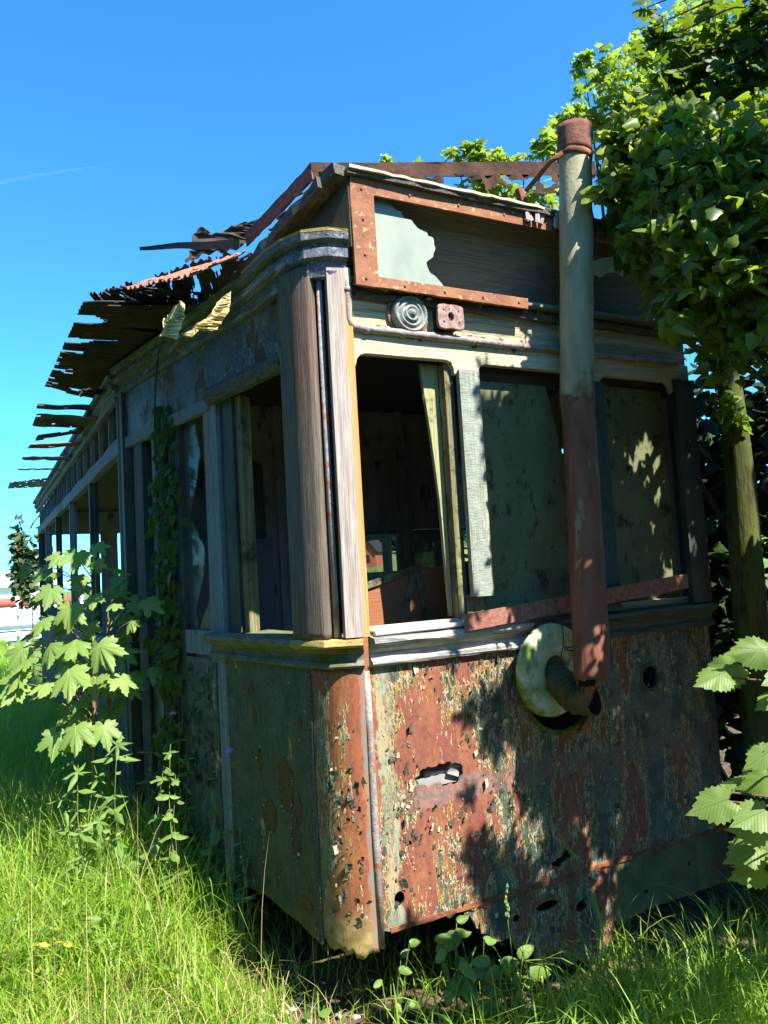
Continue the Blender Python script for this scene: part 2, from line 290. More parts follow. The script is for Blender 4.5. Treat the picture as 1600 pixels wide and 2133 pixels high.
class MB:
    def __init__(s): s.v = []; s.f = []; s.mi = []
    def add(s, vs, fs, mi=0):
        b = len(s.v); s.v.extend([tuple(map(float, p)) for p in vs]); s.f.extend([tuple(b+i for i in f) for f in fs]); s.mi.extend([mi]*len(fs))
    def box(s, c, size, rot=None, mi=0, jit=0.):
        x, y, z = [q/2 for q in size]
        vs = [Vector(p) for p in ((-x,-y,-z),(x,-y,-z),(x,y,-z),(-x,y,-z),(-x,-y,z),(x,-y,z),(x,y,z),(-x,y,z))]
        if jit: vs = [p+Vector((random.uniform(-jit, jit), random.uniform(-jit, jit), random.uniform(-jit, jit))) for p in vs]
        if rot is not None: vs = [rot @ p for p in vs]
        c = Vector(c); s.add([p+c for p in vs], [(0,3,2,1),(4,5,6,7),(0,1,5,4),(1,2,6,5),(2,3,7,6),(3,0,4,7)], mi)
    def bar(s, p, q, wd, ht, up=(0, 0, 1), mi=0, seg=1, wob=0.):
        p, q = Vector(p), Vector(q); d = (q-p).normalized(); r = d.cross(Vector(up)).normalized(); u = r.cross(d)
        rings = []
        for i in range(seg+1):
            c = p.lerp(q, i/seg)
            if wob: c = c + r*random.uniform(-wob, wob)+u*random.uniform(-wob, wob)
            ww = wd*(1+random.uniform(-.15, .15)*(wob > 0)); hh = ht*(1+random.uniform(-.15, .15)*(wob > 0))
            rings += [c-r*ww/2-u*hh/2, c+r*ww/2-u*hh/2, c+r*ww/2+u*hh/2, c-r*ww/2+u*hh/2]
        fs = [(0, 1, 2, 3), tuple(4*seg+k for k in (3, 2, 1, 0))]
        for i in range(seg):
            for k in range(4):
                a = 4*i+k; b = 4*i+(k+1) % 4; fs.append((b, a, a+4, b+4))
        s.add(rings, fs, mi)
    def tube(s, pts, r, n=8, mi=0, cap=True):
        pts = [Vector(p) for p in pts]; k = len(pts)
        rr = r if isinstance(r, (list, tuple)) else [r]*k
        up = Vector((.13, .31, .94)); vs = []
        for i, p in enumerate(pts):
            d = (pts[min(i+1, k-1)]-pts[max(i-1, 0)]).normalized(); a = d.cross(up)
            if a.length < .05: a = d.cross(Vector((1, 0, 0)))
            a.normalize(); b = a.cross(d)
            vs += [p+a*rr[i]*math.cos(2*PI*j/n)+b*rr[i]*math.sin(2*PI*j/n) for j in range(n)]
        fs = [(i*n+j, i*n+(j+1) % n, (i+1)*n+(j+1) % n, (i+1)*n+j) for i in range(k-1) for j in range(n)]
        if cap: fs += [tuple(range(n-1, -1, -1)), tuple((k-1)*n+j for j in range(n))]
        s.add(vs, fs, mi)
    def lathe(s, prof, mat4, n=32, mi=0):
        """prof: (r, h) turned round local z"""
        vs = [mat4 @ Vector((r*math.cos(2*PI*j/n), r*math.sin(2*PI*j/n), h)) for r, h in prof for j in range(n)]
        fs = [(i*n+j, i*n+(j+1) % n, (i+1)*n+(j+1) % n, (i+1)*n+j) for i in range(len(prof)-1) for j in range(n)]
        s.add(vs, fs, mi)
    def sweep(s, path, prof, mi=0, closed=False, wob=0.):
        """path: xy(z) points; prof: (out, z) loop; out is to the left-hand outside normal"""
        P = [Vector((p[0], p[1])) for p in path]; k = len(P); m = len(prof); vs = []
        for i in range(k):
            d0 = (P[i]-P[i-1]).normalized() if i else (P[1]-P[0]).normalized()
            d1 = (P[i+1]-P[i]).normalized() if i < k-1 else d0
            n0 = Vector((-d0.y, d0.x)); n1 = Vector((-d1.y, d1.x)); nn = (n0+n1).normalized(); sc = 1/max(.4, nn.dot(n0))
            z0 = path[i][2] if len(path[i]) > 2 else 0
            for o, z in prof:
                j = random.uniform(-wob, wob)
                vs.append((P[i].x+nn.x*sc*(o+j), P[i].y+nn.y*sc*(o+j), z+z0+random.uniform(-wob, wob)))
        fs = [(i*m+j, (i+1)*m+j, (i+1)*m+(j+1) % m, i*m+(j+1) % m) for i in range(k-1) for j in range(m)]
        fs += [tuple(range(m)), tuple((k-1)*m+j for j in range(m-1, -1, -1))]
        s.add(vs, fs, mi)
    def grid(s, fn, nu, nv, keep=None, mi=0, thick=0.):
        vs = [[Vector(fn(i/nu, j/nv)) for j in range(nv+1)] for i in range(nu+1)]
        flat = [p for r in vs for p in r]; fs = []
        for i in range(nu):
            for j in range(nv):
                if keep is None or keep((i+.5)/nu, (j+.5)/nv):
                    a = i*(nv+1)+j; fs.append((a, a+nv+1, a+nv+2, a+1))
        s.add(flat, fs, mi)
    def mesh(s, name):
        me = bpy.data.meshes.new(name); me.from_pydata(s.v, [], s.f); me.polygons.foreach_set('material_index', s.mi); me.validate(); me.update()
        return me
    def build(s, name, mats, parent=None, smooth=False, bevel=0., solid=0., clean=False):
        me = s.mesh(name)
        if solid or bevel or clean:
            bm = bmesh.new(); bm.from_mesh(me)
            loose = [v for v in bm.verts if not v.link_faces]; bmesh.ops.delete(bm, geom=loose, context='VERTS')
            if solid: bmesh.ops.solidify(bm, geom=bm.faces[:], thickness=solid)
            if bevel:
                es = [e for e in bm.edges if len(e.link_faces) == 2 and e.calc_face_angle(0) > .5]
                bmesh.ops.bevel(bm, geom=es, offset=bevel, segments=2, affect='EDGES', profile=.6, clamp_overlap=True)
            bm.to_mesh(me); bm.free(); me.update()
        return link(name, me, mats, parent, smooth)

def absorb(dst, src):
    """weld a loose ornament into its part's own mesh"""
    off = len(dst.data.materials); bm = bmesh.new(); bm.from_mesh(dst.data); n0 = len(bm.faces); bm.from_mesh(src.data); bm.faces.ensure_lookup_table()
    for f in bm.faces[n0:]: f.material_index += off
    for m in src.data.materials: dst.data.materials.append(m)
    bm.to_mesh(dst.data); bm.free(); dst.data.update(); me = src.data; bpy.data.objects.remove(src); bpy.data.meshes.remove(me)
def jag(poly, amp=.01, step=.03, edges=None, seed=0):
    r = random.Random(seed); out = []; n = len(poly)
    for i in range(n):
        a, b = Vector(poly[i]), Vector(poly[(i+1) % n]); L = (b-a).length
        if edges is not None and i not in edges: out.append(tuple(a)); continue
        k = max(1, int(L/step)); d = (b-a)/max(L, 1e-6); nn = Vector((-d.y, d.x)); ph = r.uniform(0, 50)
        for j in range(k):
            t = j/k
            o = amp*(1.4*mnoise.noise((ph+t*L*14, 1.3, seed))+r.uniform(-.5, .5)) if j else 0
            out.append(tuple(a.lerp(b, t)+nn*o))
    return out
def ellipse(cx, cy, rx, ry, n=24, amp=0., seed=0):
    r = random.Random(seed)
    return [(cx+rx*math.cos(2*PI*i/n)*(1+r.uniform(-amp, amp)), cy+ry*math.sin(2*PI*i/n)*(1+r.uniform(-amp, amp))) for i in range(n)]
def rrect(x0, z0, x1, z1, r=.03, n=4):
    o = []
    for cx, cz, a in ((x1-r, z1-r, 0), (x0+r, z1-r, 90), (x0+r, z0+r, 180), (x1-r, z0+r, 270)):
        for i in range(n+1):
            t = math.radians(a+90*i/n); o.append((cx+r*math.cos(t), cz+r*math.sin(t)))
    return o
def plate_mesh(outer, holes, th, fr, bevel=0.):
    """flat plate with holes; fr = (origin, u, v) ; thickness is centred"""
    cu = bpy.data.curves.new('c', 'CURVE'); cu.dimensions = '2D'; cu.fill_mode = 'BOTH'; cu.extrude = th/2
    cu.bevel_depth = bevel; cu.bevel_resolution = 1
    for lp in [outer]+list(holes):
        sp = cu.splines.new('POLY'); sp.points.add(len(lp)-1); sp.use_cyclic_u = True
        for p, q in zip(sp.points, lp): p.co = (q[0], q[1], 0, 1)
    ob = bpy.data.objects.new('c', cu); COL.objects.link(ob)
    me = bpy.data.meshes.new_from_object(ob)
    bpy.data.objects.remove(ob); bpy.data.curves.remove(cu)
    o, u, v = Vector(fr[0]), Vector(fr[1]).normalized(), Vector(fr[2]).normalized(); n = u.cross(v)
    me.transform(Matrix(((u.x, v.x, n.x, o.x), (u.y, v.y, n.y, o.y), (u.z, v.z, n.z, o.z), (0, 0, 0, 1)))); me.update()
    return me
def plate(name, outer, holes, th, fr, mats, parent=None, bevel=0.):
    return link(name, plate_mesh(outer, holes, th, fr, bevel), mats, parent)
FR = lambda y, x=0., z=0.: ((x, y, z), (1, 0, 0), (0, 0, 1))      # front-parallel frame

# leaves ------------------------------------------------------------
def leaf_tpl(kind):
    if kind == 'maple':
        pol = [(-90, .10), (-60, .30), (-22, .50), (-5, .42), (8, .58), (22, .34), (34, .62), (42, .78), (50, .70), (62, .42), (74, .72), (82, .86), (90, 1.0)]
    elif kind == 'syc':
        pol = [(-90, .06), (-70, .34), (-52, .44), (-40, .40), (-26, .56), (-16, .50), (-8, .60), (0, .52), (8, .40), (16, .56), (22, .54), (28, .74), (34, .72), (40, .92),
               (46, .78), (51, .80), (56, .60), (62, .46), (68, .62), (73, .62), (77, .80), (82, .80), (86, .92), (90, 1.05)]
    elif kind == 'ivy':
        pol = [(-90, .12), (-55, .42), (-25, .52), (5, .50), (20, .46), (45, .50), (70, .72), (90, 1.0)]
    elif kind == 'hazel':
        pol = [(-90, .22)]+[(a, (.50+.14*math.sin(math.radians(max(0, a))))*(1.10 if i % 2 else .94)) for i, a in enumerate(range(-65, 75, 9))]+[(74, .74), (79, .72), (90, 1.02)]
    elif kind == 'oval':
        pol = [(-90, .36), (-60, .36), (-20, .32), (20, .33), (50, .42), (72, .58), (90, .75)]
    elif kind == 'lance':
        pol = [(-90, .5), (-78, .38), (-50, .22), (0, .17), (50, .22), (78, .45), (90, .75)]
    else:
        pol = [(-90, .5), (-45, .34), (0, .32), (45, .38), (90, .6)]
    c = (0, .36 if kind in ('maple', 'syc') else .45)
    right = [(r*math.cos(math.radians(a)), r*math.sin(math.radians(a))) for a, r in pol]
    pts = right+[(-x, y) for x, y in right[-2:0:-1]]
    pts = [(x, y+c[1]*.0) for x, y in pts]
    V = np.array([(0, 0.02, 0)]+[(x, y, 0) for x, y in pts]); V[:, 1] -= V[:, 1].min()
    k = len(pts); F = np.array([(0, 1+i, 1+(i+1) % k) for i in range(k)])
    x, y = V[:, 0], V[:, 1]
    V[:, 2] = -.22*np.abs(x)-.18*y*y+.05*np.sin(9*x)*np.cos(7*y)
    V[:, 2] += .10*(np.abs(x) < .01)
    return V, F
TPL = {k: leaf_tpl(k) for k in ('maple', 'syc', 'ivy', 'hazel', 'oval', 'lance', 'tiny')}
def unit(a): return a/np.maximum(np.linalg.norm(a, axis=-1, keepdims=True), 1e-9)
def np_mesh(name, V, F, uv=None, rnd=None):
    me = bpy.data.meshes.new(name); nf, k = F.shape
    me.vertices.add(len(V)); me.vertices.foreach_set('co', V.astype(np.float32).ravel())
    me.loops.add(nf*k); me.loops.foreach_set('vertex_index', F.astype(np.int32).ravel())
    me.polygons.add(nf); me.polygons.foreach_set('loop_start', np.arange(0, nf*k, k, dtype=np.int32))
    if uv is not None:
        l = me.uv_layers.new(name='UVMap'); l.data.foreach_set('uv', uv[F.ravel()].astype(np.float32).ravel())
    if rnd is not None:
        a = me.attributes.new('rnd', 'FLOAT', 'POINT'); a.data.foreach_set('value', rnd.astype(np.float32))
    me.update(calc_edges=True); return me
def leaves_mesh(name, kind, P, Nn, T, S):
    V, F = TPL[kind]; n = len(P); k = len(V)
    Nn = unit(Nn); T = unit(T-Nn*np.sum(T*Nn, 1, keepdims=True)); B = np.cross(T, Nn)
    S = np.broadcast_to(S, (n,))
    bend = rng.uniform(.3, 1.6, n)
    W = V[None]*S[:, None, None]; W = W*np.array([1, 1, 1]); z = W[..., 2]*bend[:, None]
    out = P[:, None]+W[..., 0:1]*B[:, None]+W[..., 1:2]*T[:, None]+z[..., None]*Nn[:, None]
    FF = (F[None]+(np.arange(n)*k)[:, None, None]).reshape(-1, 3)
    return np_mesh(name, out.reshape(-1, 3), FF, np.tile(V[:, :2], (n, 1)), np.repeat(rng.random(n), k))
def rand_dirs(n): return unit(rng.normal(size=(n, 3)))
def blob(n, c, r, shell=.5):
    d = rand_dirs(n); q = shell+(1-shell)*rng.random((n, 1)); return np.array(c)+d*np.array(r)*q
def foliage(name, kind, P, S, mat, parent=None, up=(0, 0, 1), spread=.9, tipdown=.5):
    n = len(P); Nn = unit(np.array(up)+rand_dirs(n)*spread); T = rand_dirs(n)+np.array([0, 0, -tipdown])
    return link(name, leaves_mesh(name, kind, np.asarray(P), Nn, T, S), mat, parent, smooth=True)
def blades_mesh(name, P, H, W, lean, seg=4, curl=.6):
    n = len(P); a = rng.uniform(0, 2*PI, n); d = np.stack([np.cos(a), np.sin(a), 0*a], 1); side = np.stack([-np.sin(a), np.cos(a), 0*a], 1)
    tw = rng.uniform(-.8, .8, n); side = side*np.cos(tw)[:, None]+d*np.sin(tw)[:, None]
    L = np.broadcast_to(lean, (n,)); rows = []
    for i in range(seg+1):
        t = i/seg; ang = L*(.25*t+curl*t*t)*1.3
        # arc-like bend
        c = P+d*(H*t*np.sin(ang))[:, None]+np.array([0, 0, 1])*(H*t*np.cos(ang))[:, None]
        ww = (W*(1-t**1.8)*.5)[:, None]
        rows += [c-side*ww, c+side*ww]
    V = np.stack(rows, 1).reshape(-1, 3); k = 2*(seg+1)
    f = np.array([(2*i, 2*i+1, 2*i+3, 2*i+2) for i in range(seg)])
    F = (f[None]+(np.arange(n)*k)[:, None, None]).reshape(-1, 4)
    return np_mesh(name, V, F, None, np.repeat(rng.random(n), k))

# ================================================================== GROUND
def smooth(a, b, x): t = np.clip((x-a)/(b-a), 0, 1); return t*t*(3-2*t)
def gz(x, y):
    x = np.asarray(x, float); y = np.asarray(y, float)
    r = np.hypot(x+1.35, y+2.8); bear = np.degrees(np.arctan2(x+1.35, y+2.8))
    mound = .13*smooth(-.25, -.95, x)*smooth(14, 6, y)
    hollow = -.10*smooth(-.35, .05, x)*smooth(.9, .1, np.abs(y+.1))*smooth(3.2, 2.2, x)
    hill = np.maximum(0, r-45)*.036*smooth(9, 18, bear)*smooth(400, 250, r)
    hill = hill+smooth(180, 420, r)*6*smooth(9, 18, bear)
    bumps = .025*np.sin(x*3.1+1.3*np.sin(y*2.3))*np.cos(y*2.7+.7)*smooth(30, 10, r)+.012*np.sin(x*9+y*4)*np.cos(y*8-x*3)*smooth(12, 5, r)
    return mound+hollow+hill+bumps
def make_ground():
    rad = np.concatenate([[0.02], np.geomspace(.5, 900, 120)]); na = 240
    th = np.linspace(0, 2*PI, na, endpoint=False)
    Rr, Th = np.meshgrid(rad, th, indexing='ij'); X = -1.35+Rr*np.sin(Th); Y = -2.8+Rr*np.cos(Th)
    V = np.stack([X, Y, gz(X, Y)], -1).reshape(-1, 3); nr = len(rad)
    i, j = np.meshgrid(np.arange(nr-1), np.arange(na), indexing='ij'); a = i*na+j; b = i*na+(j+1) % na
    F = np.stack([a, b, b+na, a+na], -1).reshape(-1, 4)[:, ::-1]
    n = N('ground_soil'); s = n.xyz()
    soil = n.mix(n.ramp(n.noise(14, detail=7), .3, .7), (.035, .025, .015), (.12, .09, .055))
    soil = n.mix(n.ramp(n.noise(40, detail=4), .55, .7), soil, (.20, .16, .08))
    gr = n.mix(n.ramp(n.noise(3, detail=7), .3, .7), (.035, .06, .012), (.075, .12, .022))
    far = n.mix(n.ramp(n.noise(.08, detail=6), .35, .65), (.08, .15, .025), (.12, .18, .04))
    gr = n.mix(n.ramp(s[1], 8, 20), gr, far)
    f = n.ramp(n.m_('ADD', n.m_('MULTIPLY', s[0], -1), n.m_('MULTIPLY', n.m_('SUBTRACT', n.noise(3), .5), .6)), .25, .5)
    f = n.m_('MAXIMUM', f, n.ramp(s[1], 10.5, 12))
    m = n.done(n.mix(f, soil, gr), .95, n.noise(30, detail=6), 1, .02, .1)
    o = link('ground', np_mesh('ground', V, F), m, smooth=True); tag(o, kind='structure')
make_ground()

# ================================================================== TRAM
P1, PM, P0 = (-.15, .21), (-.105, .055), (-.005, 0.)
P2, P3, P4 = (-.30, 1.06), (-.53, 2.25), (-.53, 9.9)
XR = 2.0
tram = thing('derelict_tram', 'long rotting tram carriage of peeling green paint and rust with empty window frames', 'tram', (.9, 3.5, 0))
T = tram
def on_side(Y):                       # x of the tapering platform side
    a, b = P1, P3; t = (Y-a[1])/(b[1]-a[1]); return a[0]+t*(b[0]-a[0])
sd = Vector((P3[0]-P1[0], P3[1]-P1[1], 0)).normalized(); sn = Vector((-sd.y, sd.x, 0))      # along the platform side, and outward
SL = math.hypot(P3[0]-P1[0], P3[1]-P1[1])
SFR = lambda off=0.: (Vector((P1[0], P1[1], 0))+sn*off, sd, (0, 0, 1))                    # frame: s along the side, z up
sY = lambda Y: (Y-P1[1])/sd.y
BFR = lambda off=0.: (Vector((P3[0]-off, P3[1], 0)), (0, 1, 0), (0, 0, 1))

# ---- front lower panel with its holes
zt = 1.375
outer = jag([(.018, .36), (.30, .345), (.55, .33), (1.2, .335), (XR, .35), (XR, zt), (.018, zt)], .012, .02, {0, 1, 2}, 3)
holes = [jag([(lambda p_: (float(p_[0]), float(p_[2])))(atY(400+u/2.286, 1250+v/2.286, 0)) for u, v in ((1055, 850), (1082, 882), (1120, 892), (1165, 872), (1200, 886), (1262, 872), (1288, 822), (1275, 778), (1210, 768), (1150, 792), (1082, 812))], .010, .012, None, 5), jag(ellipse(.155, .66, .014, .012, 8), .006, .01, None, 6),
         jag(ellipse(.098, .46, .024, .03, 10), .012, .012, None, 8), ellipse(1.554, 1.159, .052, .056, 22), jag(ellipse(.99, 1.19, .215, .215, 40), .004, .03, None, 2),
         jag([(.86, .425), (.90, .44), (.945, .465), (.985, .45), (.98, .425), (.94, .415), (.90, .40)], .014, .012, None, 12)]
front = plate('front_panel', outer, holes, .012, FR(.0), [M['front'], M['flake'], M['flakecream']], T)
tag(front, 'dented lower front panel of rust red steel with curling green paint')
# curled paint flakes on the front and the corner: real chips standing off the steel
def flakes(me, spots, nrm, right, mi=(1, 2), size=(.005, .015)):
    bm = bmesh.new(); bm.from_mesh(me)
    nrm = Vector(nrm); right = Vector(right); up = Vector((0, 0, 1))
    for (c, k) in spots:
        c = Vector(c); s = random.uniform(*size)*k; hgt = s*random.uniform(.7, 2.0); lift = random.uniform(.15, .75); side = random.choice((-1, 1, 0))
        a = random.uniform(-.35, .35); r = right*math.cos(a)+up*math.sin(a); u = up*math.cos(a)-right*math.sin(a)
        vs = []
        for i in range(3):
            for j in range(4):
                x = (i/2-.5)*s*(1+random.uniform(-.3, .3)); z = (j/3-.5)*hgt*(1+random.uniform(-.15, .15))
                o = lift*s*(((j/3) if side == 0 else (i/2 if side > 0 else 1-i/2))**1.6)+.0015
                vs.append(bm.verts.new(c+r*x+u*z+nrm*o))
        m = mi[0] if random.random() < .72 else mi[1]
        for i in range(2):
            for j in range(3):
                f = bm.faces.new((vs[i*4+j], vs[(i+1)*4+j], vs[(i+1)*4+j+1], vs[i*4+j+1])); f.material_index = m
    bm.to_mesh(me); bm.free(); me.update()
sp = []
for cx, cz, rx, rz, nn in ((.17, .95, .05, .13, 60), (.46, 1.08, .05, .12, 60), (.57, 1.2, .06, .14, 70), (.40, 1.30, .1, .05, 30), (.70, 1.12, .07, .2, 80), (.33, .72, .17, .05, 60), (.62, .70, .08, .12, 60),
                          (.45, .60, .2, .05, 50), (.77, .60, .06, .1, 50), (.1, 1.15, .05, .2, 20), (1.2, .75, .5, .3, 160), (1.45, 1.1, .35, .2, 120), (.16, .72, .07, .06, 40), (.30, .50, .2, .05, 30), (.12, .56, .05, .1, 25)):
    for _ in range(int(nn*.62)):
        sp.append(((random.gauss(cx, rx), -.007, min(1.34, max(.38, random.gauss(cz, rz)))), random.choice((.5, .7, 1, 1, 1.5))))
sp = [q for q in sp if .03 < q[0][0] < 1.93 and math.hypot(q[0][0]-.99, q[0][2]-1.19) > .23 and not (abs(q[0][0]-.375) < .1 and abs(q[0][2]-.905) < .045)]
flakes(front.data, sp, (0, -1, 0), (1, 0, 0))
# dark cavity and the torn wood seen through the hole
b = MB(); b.box((.37, .05, .885), (.2, .03, .035), Matrix.Rotation(.15, 3, 'Y')); b.box((.41, .03, .905), (.05, .03, .05), Matrix.Rotation(.5, 3, 'Y'), jit=.008)
b.build('rotten_batten', M['sillwhite'], T, bevel=.003)
# apron under the front
M['apron'] = mat_simple('olive_apron', (.075, .07, .03), (.14, .125, .06), 9, (1, 1, .6), .85, .5, (.14, .065, .035), (.55, .68), .2, cscale=6)
outer = jag([(1.22, .06), (1.33, .09), (XR+.01, .085), (XR+.01, .345), (1.22, .345)], .010, .02, {0, 1, 4}, 9)
ap = plate('apron_panel', outer, [ellipse(1.72, .23, .012, .012, 10), ellipse(1.42, .17, .012, .012, 10)], .01, FR(.004), M['apron'], T); tag(ap, 'olive stained apron below the right half of the front panel')
outer = jag([(.40, .31), (.50, .22), (.62, .17), (.74, .06), (.86, -.02), (1.05, -.05), (1.16, -.01), (1.225, .05), (1.225, .35), (.40, .35)], .022, .018, {0, 1, 2, 3, 4, 5, 6, 7}, 19)
ap2 = plate('apron_panel', outer, [jag(ellipse(.83, .25, .06, .02, 16), .01, .02, None, 41), jag(ellipse(1.02, .20, .03, .025, 12), .01, .02, None, 42), jag(ellipse(.66, .24, .02, .015, 10), .006, .02, None, 43)], .01, FR(.006), [M['front'], M['flake'], M['flakecream']], T); tag(ap2, 'rust eaten apron hanging ragged below the front panel')
flakes(ap2.data, [((random.uniform(.5, 1.2), -.001, random.uniform(.05, .33)), random.choice((.7, 1, 1.4))) for _ in range(60)], (0, -1, 0), (1, 0, 0))
b = MB(); b.bar((.05, -.003, .352), (XR, -.003, .350), .012, .022, seg=40, wob=.002); b.build('bottom_rail', M['rust'], T, bevel=.002)
# ---- corner panel: rounded sheet under the corner post
cpts = [Vector((*P1, 0)), Vector((-.138, .12, 0)), Vector((*PM, 0)), Vector((-.062, .022, 0)), Vector((.0, 0, 0))]
def cpos(u):
    a_, b_, c_ = cpts[0], Vector((-.122, .012, 0)), cpts[-1]; return a_*(1-u)**2+b_*2*u*(1-u)+c_*u*u
b = MB()
def cz(u, v):
    p = cpos(u); zb = .27+.03*mnoise.noise((u*6, .3, 0))+.012*mnoise.noise((u*25, .3, 0))+.03*(1-u); return (p.x, p.y-.0, zb+(zt-zb)*v)
b.grid(cz, 48, 50)
corner = b.build('corner_panel', [M['corner'], M['flake'], M['flakecream']], T, solid=-.008, smooth=True)
tag(corner, 'orange rusted corner panel with grey paint curling off it')
sp = []
for _ in range(120):
    u = random.choice((random.gauss(.38, .07), random.gauss(.75, .12), random.gauss(.45, .12))); z = random.choice((random.uniform(.4, 1.2), random.gauss(.62, .12), random.gauss(.9, .06)))
    if .1 < u < .97 and .32 < z < 1.3: p = cpos(u); sp.append(((p.x-.006, p.y-.006, z), random.choice((.5, .7, 1, 1.5))))
flakes(corner.data, sp, (-.6, -.8, 0), (.8, -.6, 0))
b = MB(); b.tube([(.008, -.006, .30), (.006, -.008, .7), (.008, -.006, 1.1), (.008, -.005, 1.36)], [.014, .016, .015, .014], 10)
b.build('corner_bead', M['conduit'], T, smooth=True)
# ---- platform side, lower
outer = jag([(0., .28), (sY(.6), .335), (sY(1.06), .33), (sY(1.06), zt), (0., zt)], .006, .03, {0, 1}, 4)
blot = []
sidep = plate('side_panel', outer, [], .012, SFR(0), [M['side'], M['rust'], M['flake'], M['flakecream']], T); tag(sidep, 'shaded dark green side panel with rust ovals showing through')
for k, (s_, z_, rx, rz) in enumerate(((.22, .86, .062, .115), (.37, .70, .055, .07), (.155, .66, .03, .10), (.44, .93, .022, .05), (.12, .78, .022, .06), (.50, 1.25, .03, .035), (.47, 1.12, .018, .035), (.08, 1.14, .015, .03), (.10, .40, .05, .03))):
    patch = plate_mesh(jag(ellipse(s_, z_, rx, rz, 22, .07, 20+k), .016, .008, None, 20+k), [], .001, SFR(.0075))
    bm = bmesh.new(); bm.from_mesh(sidep.data); n0 = len(bm.faces); bm.from_mesh(patch); bm.faces.ensure_lookup_table()
    for f in bm.faces[n0:]: f.material_index = 1
    bm.to_mesh(sidep.data); bm.free(); bpy.data.meshes.remove(patch)
M['rustsoft'] = mat_simple('dull_rust', (.085, .045, .018), (.15, .075, .028), 30, (1, 1, 1), .9, .6, (.04, .022, .012), (.6, .7), .15)
sidep.data.materials[1] = M['rustsoft']
sp = []
for s_, z_, rx, rz in ((.22, .86, .062, .115), (.37, .70, .055, .07), (.155, .66, .03, .10), (.44, .93, .022, .05)):
    for _ in range(34):
        a = random.uniform(0, 2*PI); q = Vector((P1[0], P1[1], 0))+sd*(s_+rx*math.cos(a))+sn*.0075; sp.append(((q.x, q.y, z_+rz*math.sin(a)), .6))
for _ in range(120):
    q = Vector((P1[0], P1[1], 0))+sd*random.uniform(.02, .8)+sn*.0065; sp.append(((q.x, q.y, random.uniform(.4, 1.33)), random.choice((.35, .5, .7))))
flakes(sidep.data, sp, sn, sd, (2, 3), (.005, .014))
b = MB(); q = Vector((P1[0], P1[1], 0))+sn*.01-sd*.012
b.bar(q+Vector((0, 0, .28)), q+Vector((0, 0, zt-.02)), .03, .012, up=sn, seg=12, wob=.0015); b.build('side_bead', M['mosswood'], T, bevel=.003)
q = Vector((P1[0], P1[1], 0))+sd*sY(1.04)+sn*.012; b = MB(); b.bar(q+Vector((0, 0, .3)), q+Vector((0, 0, zt-.03)), .05, .014, up=sn, seg=10, wob=.001); b.build('side_batten', M['side'], T, bevel=.003)
# rear platform lower panel with blistered blue paint, then the doorway
M['sideblue'] = mat_paint('blistered_blue', .36, .37, gcol=(.030, .045, .050), rustA=(.06, .04, .03), rustB=(.10, .07, .04), cream=(.20, .22, .23), crack=9, fine=.3, scale=6, vs=.5)
rp = plate('rear_side_panel', jag([(sY(1.085), .3), (sY(1.40), .3), (sY(1.40), 1.36), (sY(1.085), 1.36)], .003, .05, {0}, 1), [], .012, SFR(-.006), [M['sideblue'], M['flake'], M['flakecream']], T)
sp = []
for _ in range(160):
    q = Vector((P1[0], P1[1], 0))+sd*random.uniform(sY(1.1), sY(1.39)); sp.append(((q.x+sn.x*.004, q.y+sn.y*.004, random.uniform(.7, 1.33)), random.choice((1, 1.4, 2))))
flakes(rp.data, sp, sn, sd, (1, 1), (.006, .016))
plate('door_panel', [(sY(1.72), .25), (sY(1.93), .25), (sY(1.93), 1.38), (sY(1.72), 1.38)], [], .012, SFR(-.03), M['sideblue'], T)

# ---- belt moulding and window sill, swept round the corner, split at the corner joint
prof_sill = [(0, 1.455), (.052, 1.455), (.062, 1.468), (.058, 1.488), (0, 1.497)]
prof_belt = [(0, 1.375), (.030, 1.375), (.036, 1.385), (.030, 1.398), (.018, 1.405), (.016, 1.43), (.03, 1.442), (.040, 1.453), (0, 1.4535)]
def part(name, mats, mk, parent=T, **k): b = MB(); mk(b); return b.build(name, mats, parent, **k)
front_path = [(XR+.02-i*.1, 0) for i in range(20)]+[(.025, 0)]
side_path = [(.005, 0), PM, P1]+[(on_side(Y), Y) for Y in (.45, .7, 1.06)]
part('front_sill', M['sillwhite'], lambda b: b.sweep([p for p in front_path if p[0] < .85], prof_sill, wob=.0022))
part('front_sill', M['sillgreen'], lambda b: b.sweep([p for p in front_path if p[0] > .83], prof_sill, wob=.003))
part('front_belt', M['sillwhite'], lambda b: b.sweep([p for p in front_path if p[0] < .85], prof_belt, wob=.0018))
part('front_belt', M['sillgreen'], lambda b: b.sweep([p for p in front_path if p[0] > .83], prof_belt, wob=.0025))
part('corner_sill', M['silljoint'], lambda b: b.sweep([(.005, 0), PM, P1, (on_side(.24), .24)], [(o*1.15, z+.002) for o, z in prof_sill], wob=.003))
part('side_sill', M['sillmoss'], lambda b: b.sweep(side_path[2:], prof_sill, wob=.003))
part('side_belt', M['sillmoss'], lambda b: b.sweep(side_path, prof_belt, wob=.002))
part('sill_board', M['sillmoss'], lambda b: b.sweep([(on_side(Y), Y) for Y in (.27, .5, .75)], [(-.13, 1.47), (-.001, 1.47), (-.001, 1.5), (-.13, 1.503)], wob=.002))
part('zinc_flashing', M['alu'], lambda b: (b.tube([(.04, -.035, 1.505), (.30, -.036, 1.507), (.62, -.034, 1.512)], .011, 8), b.box((.34, -.012, 1.513), (.6, .045, .006))), smooth=False)
part('inner_front_sill', M['railcream'], lambda b: b.box((.98, .035, 1.515), (1.92, .05, .03)), bevel=.003)

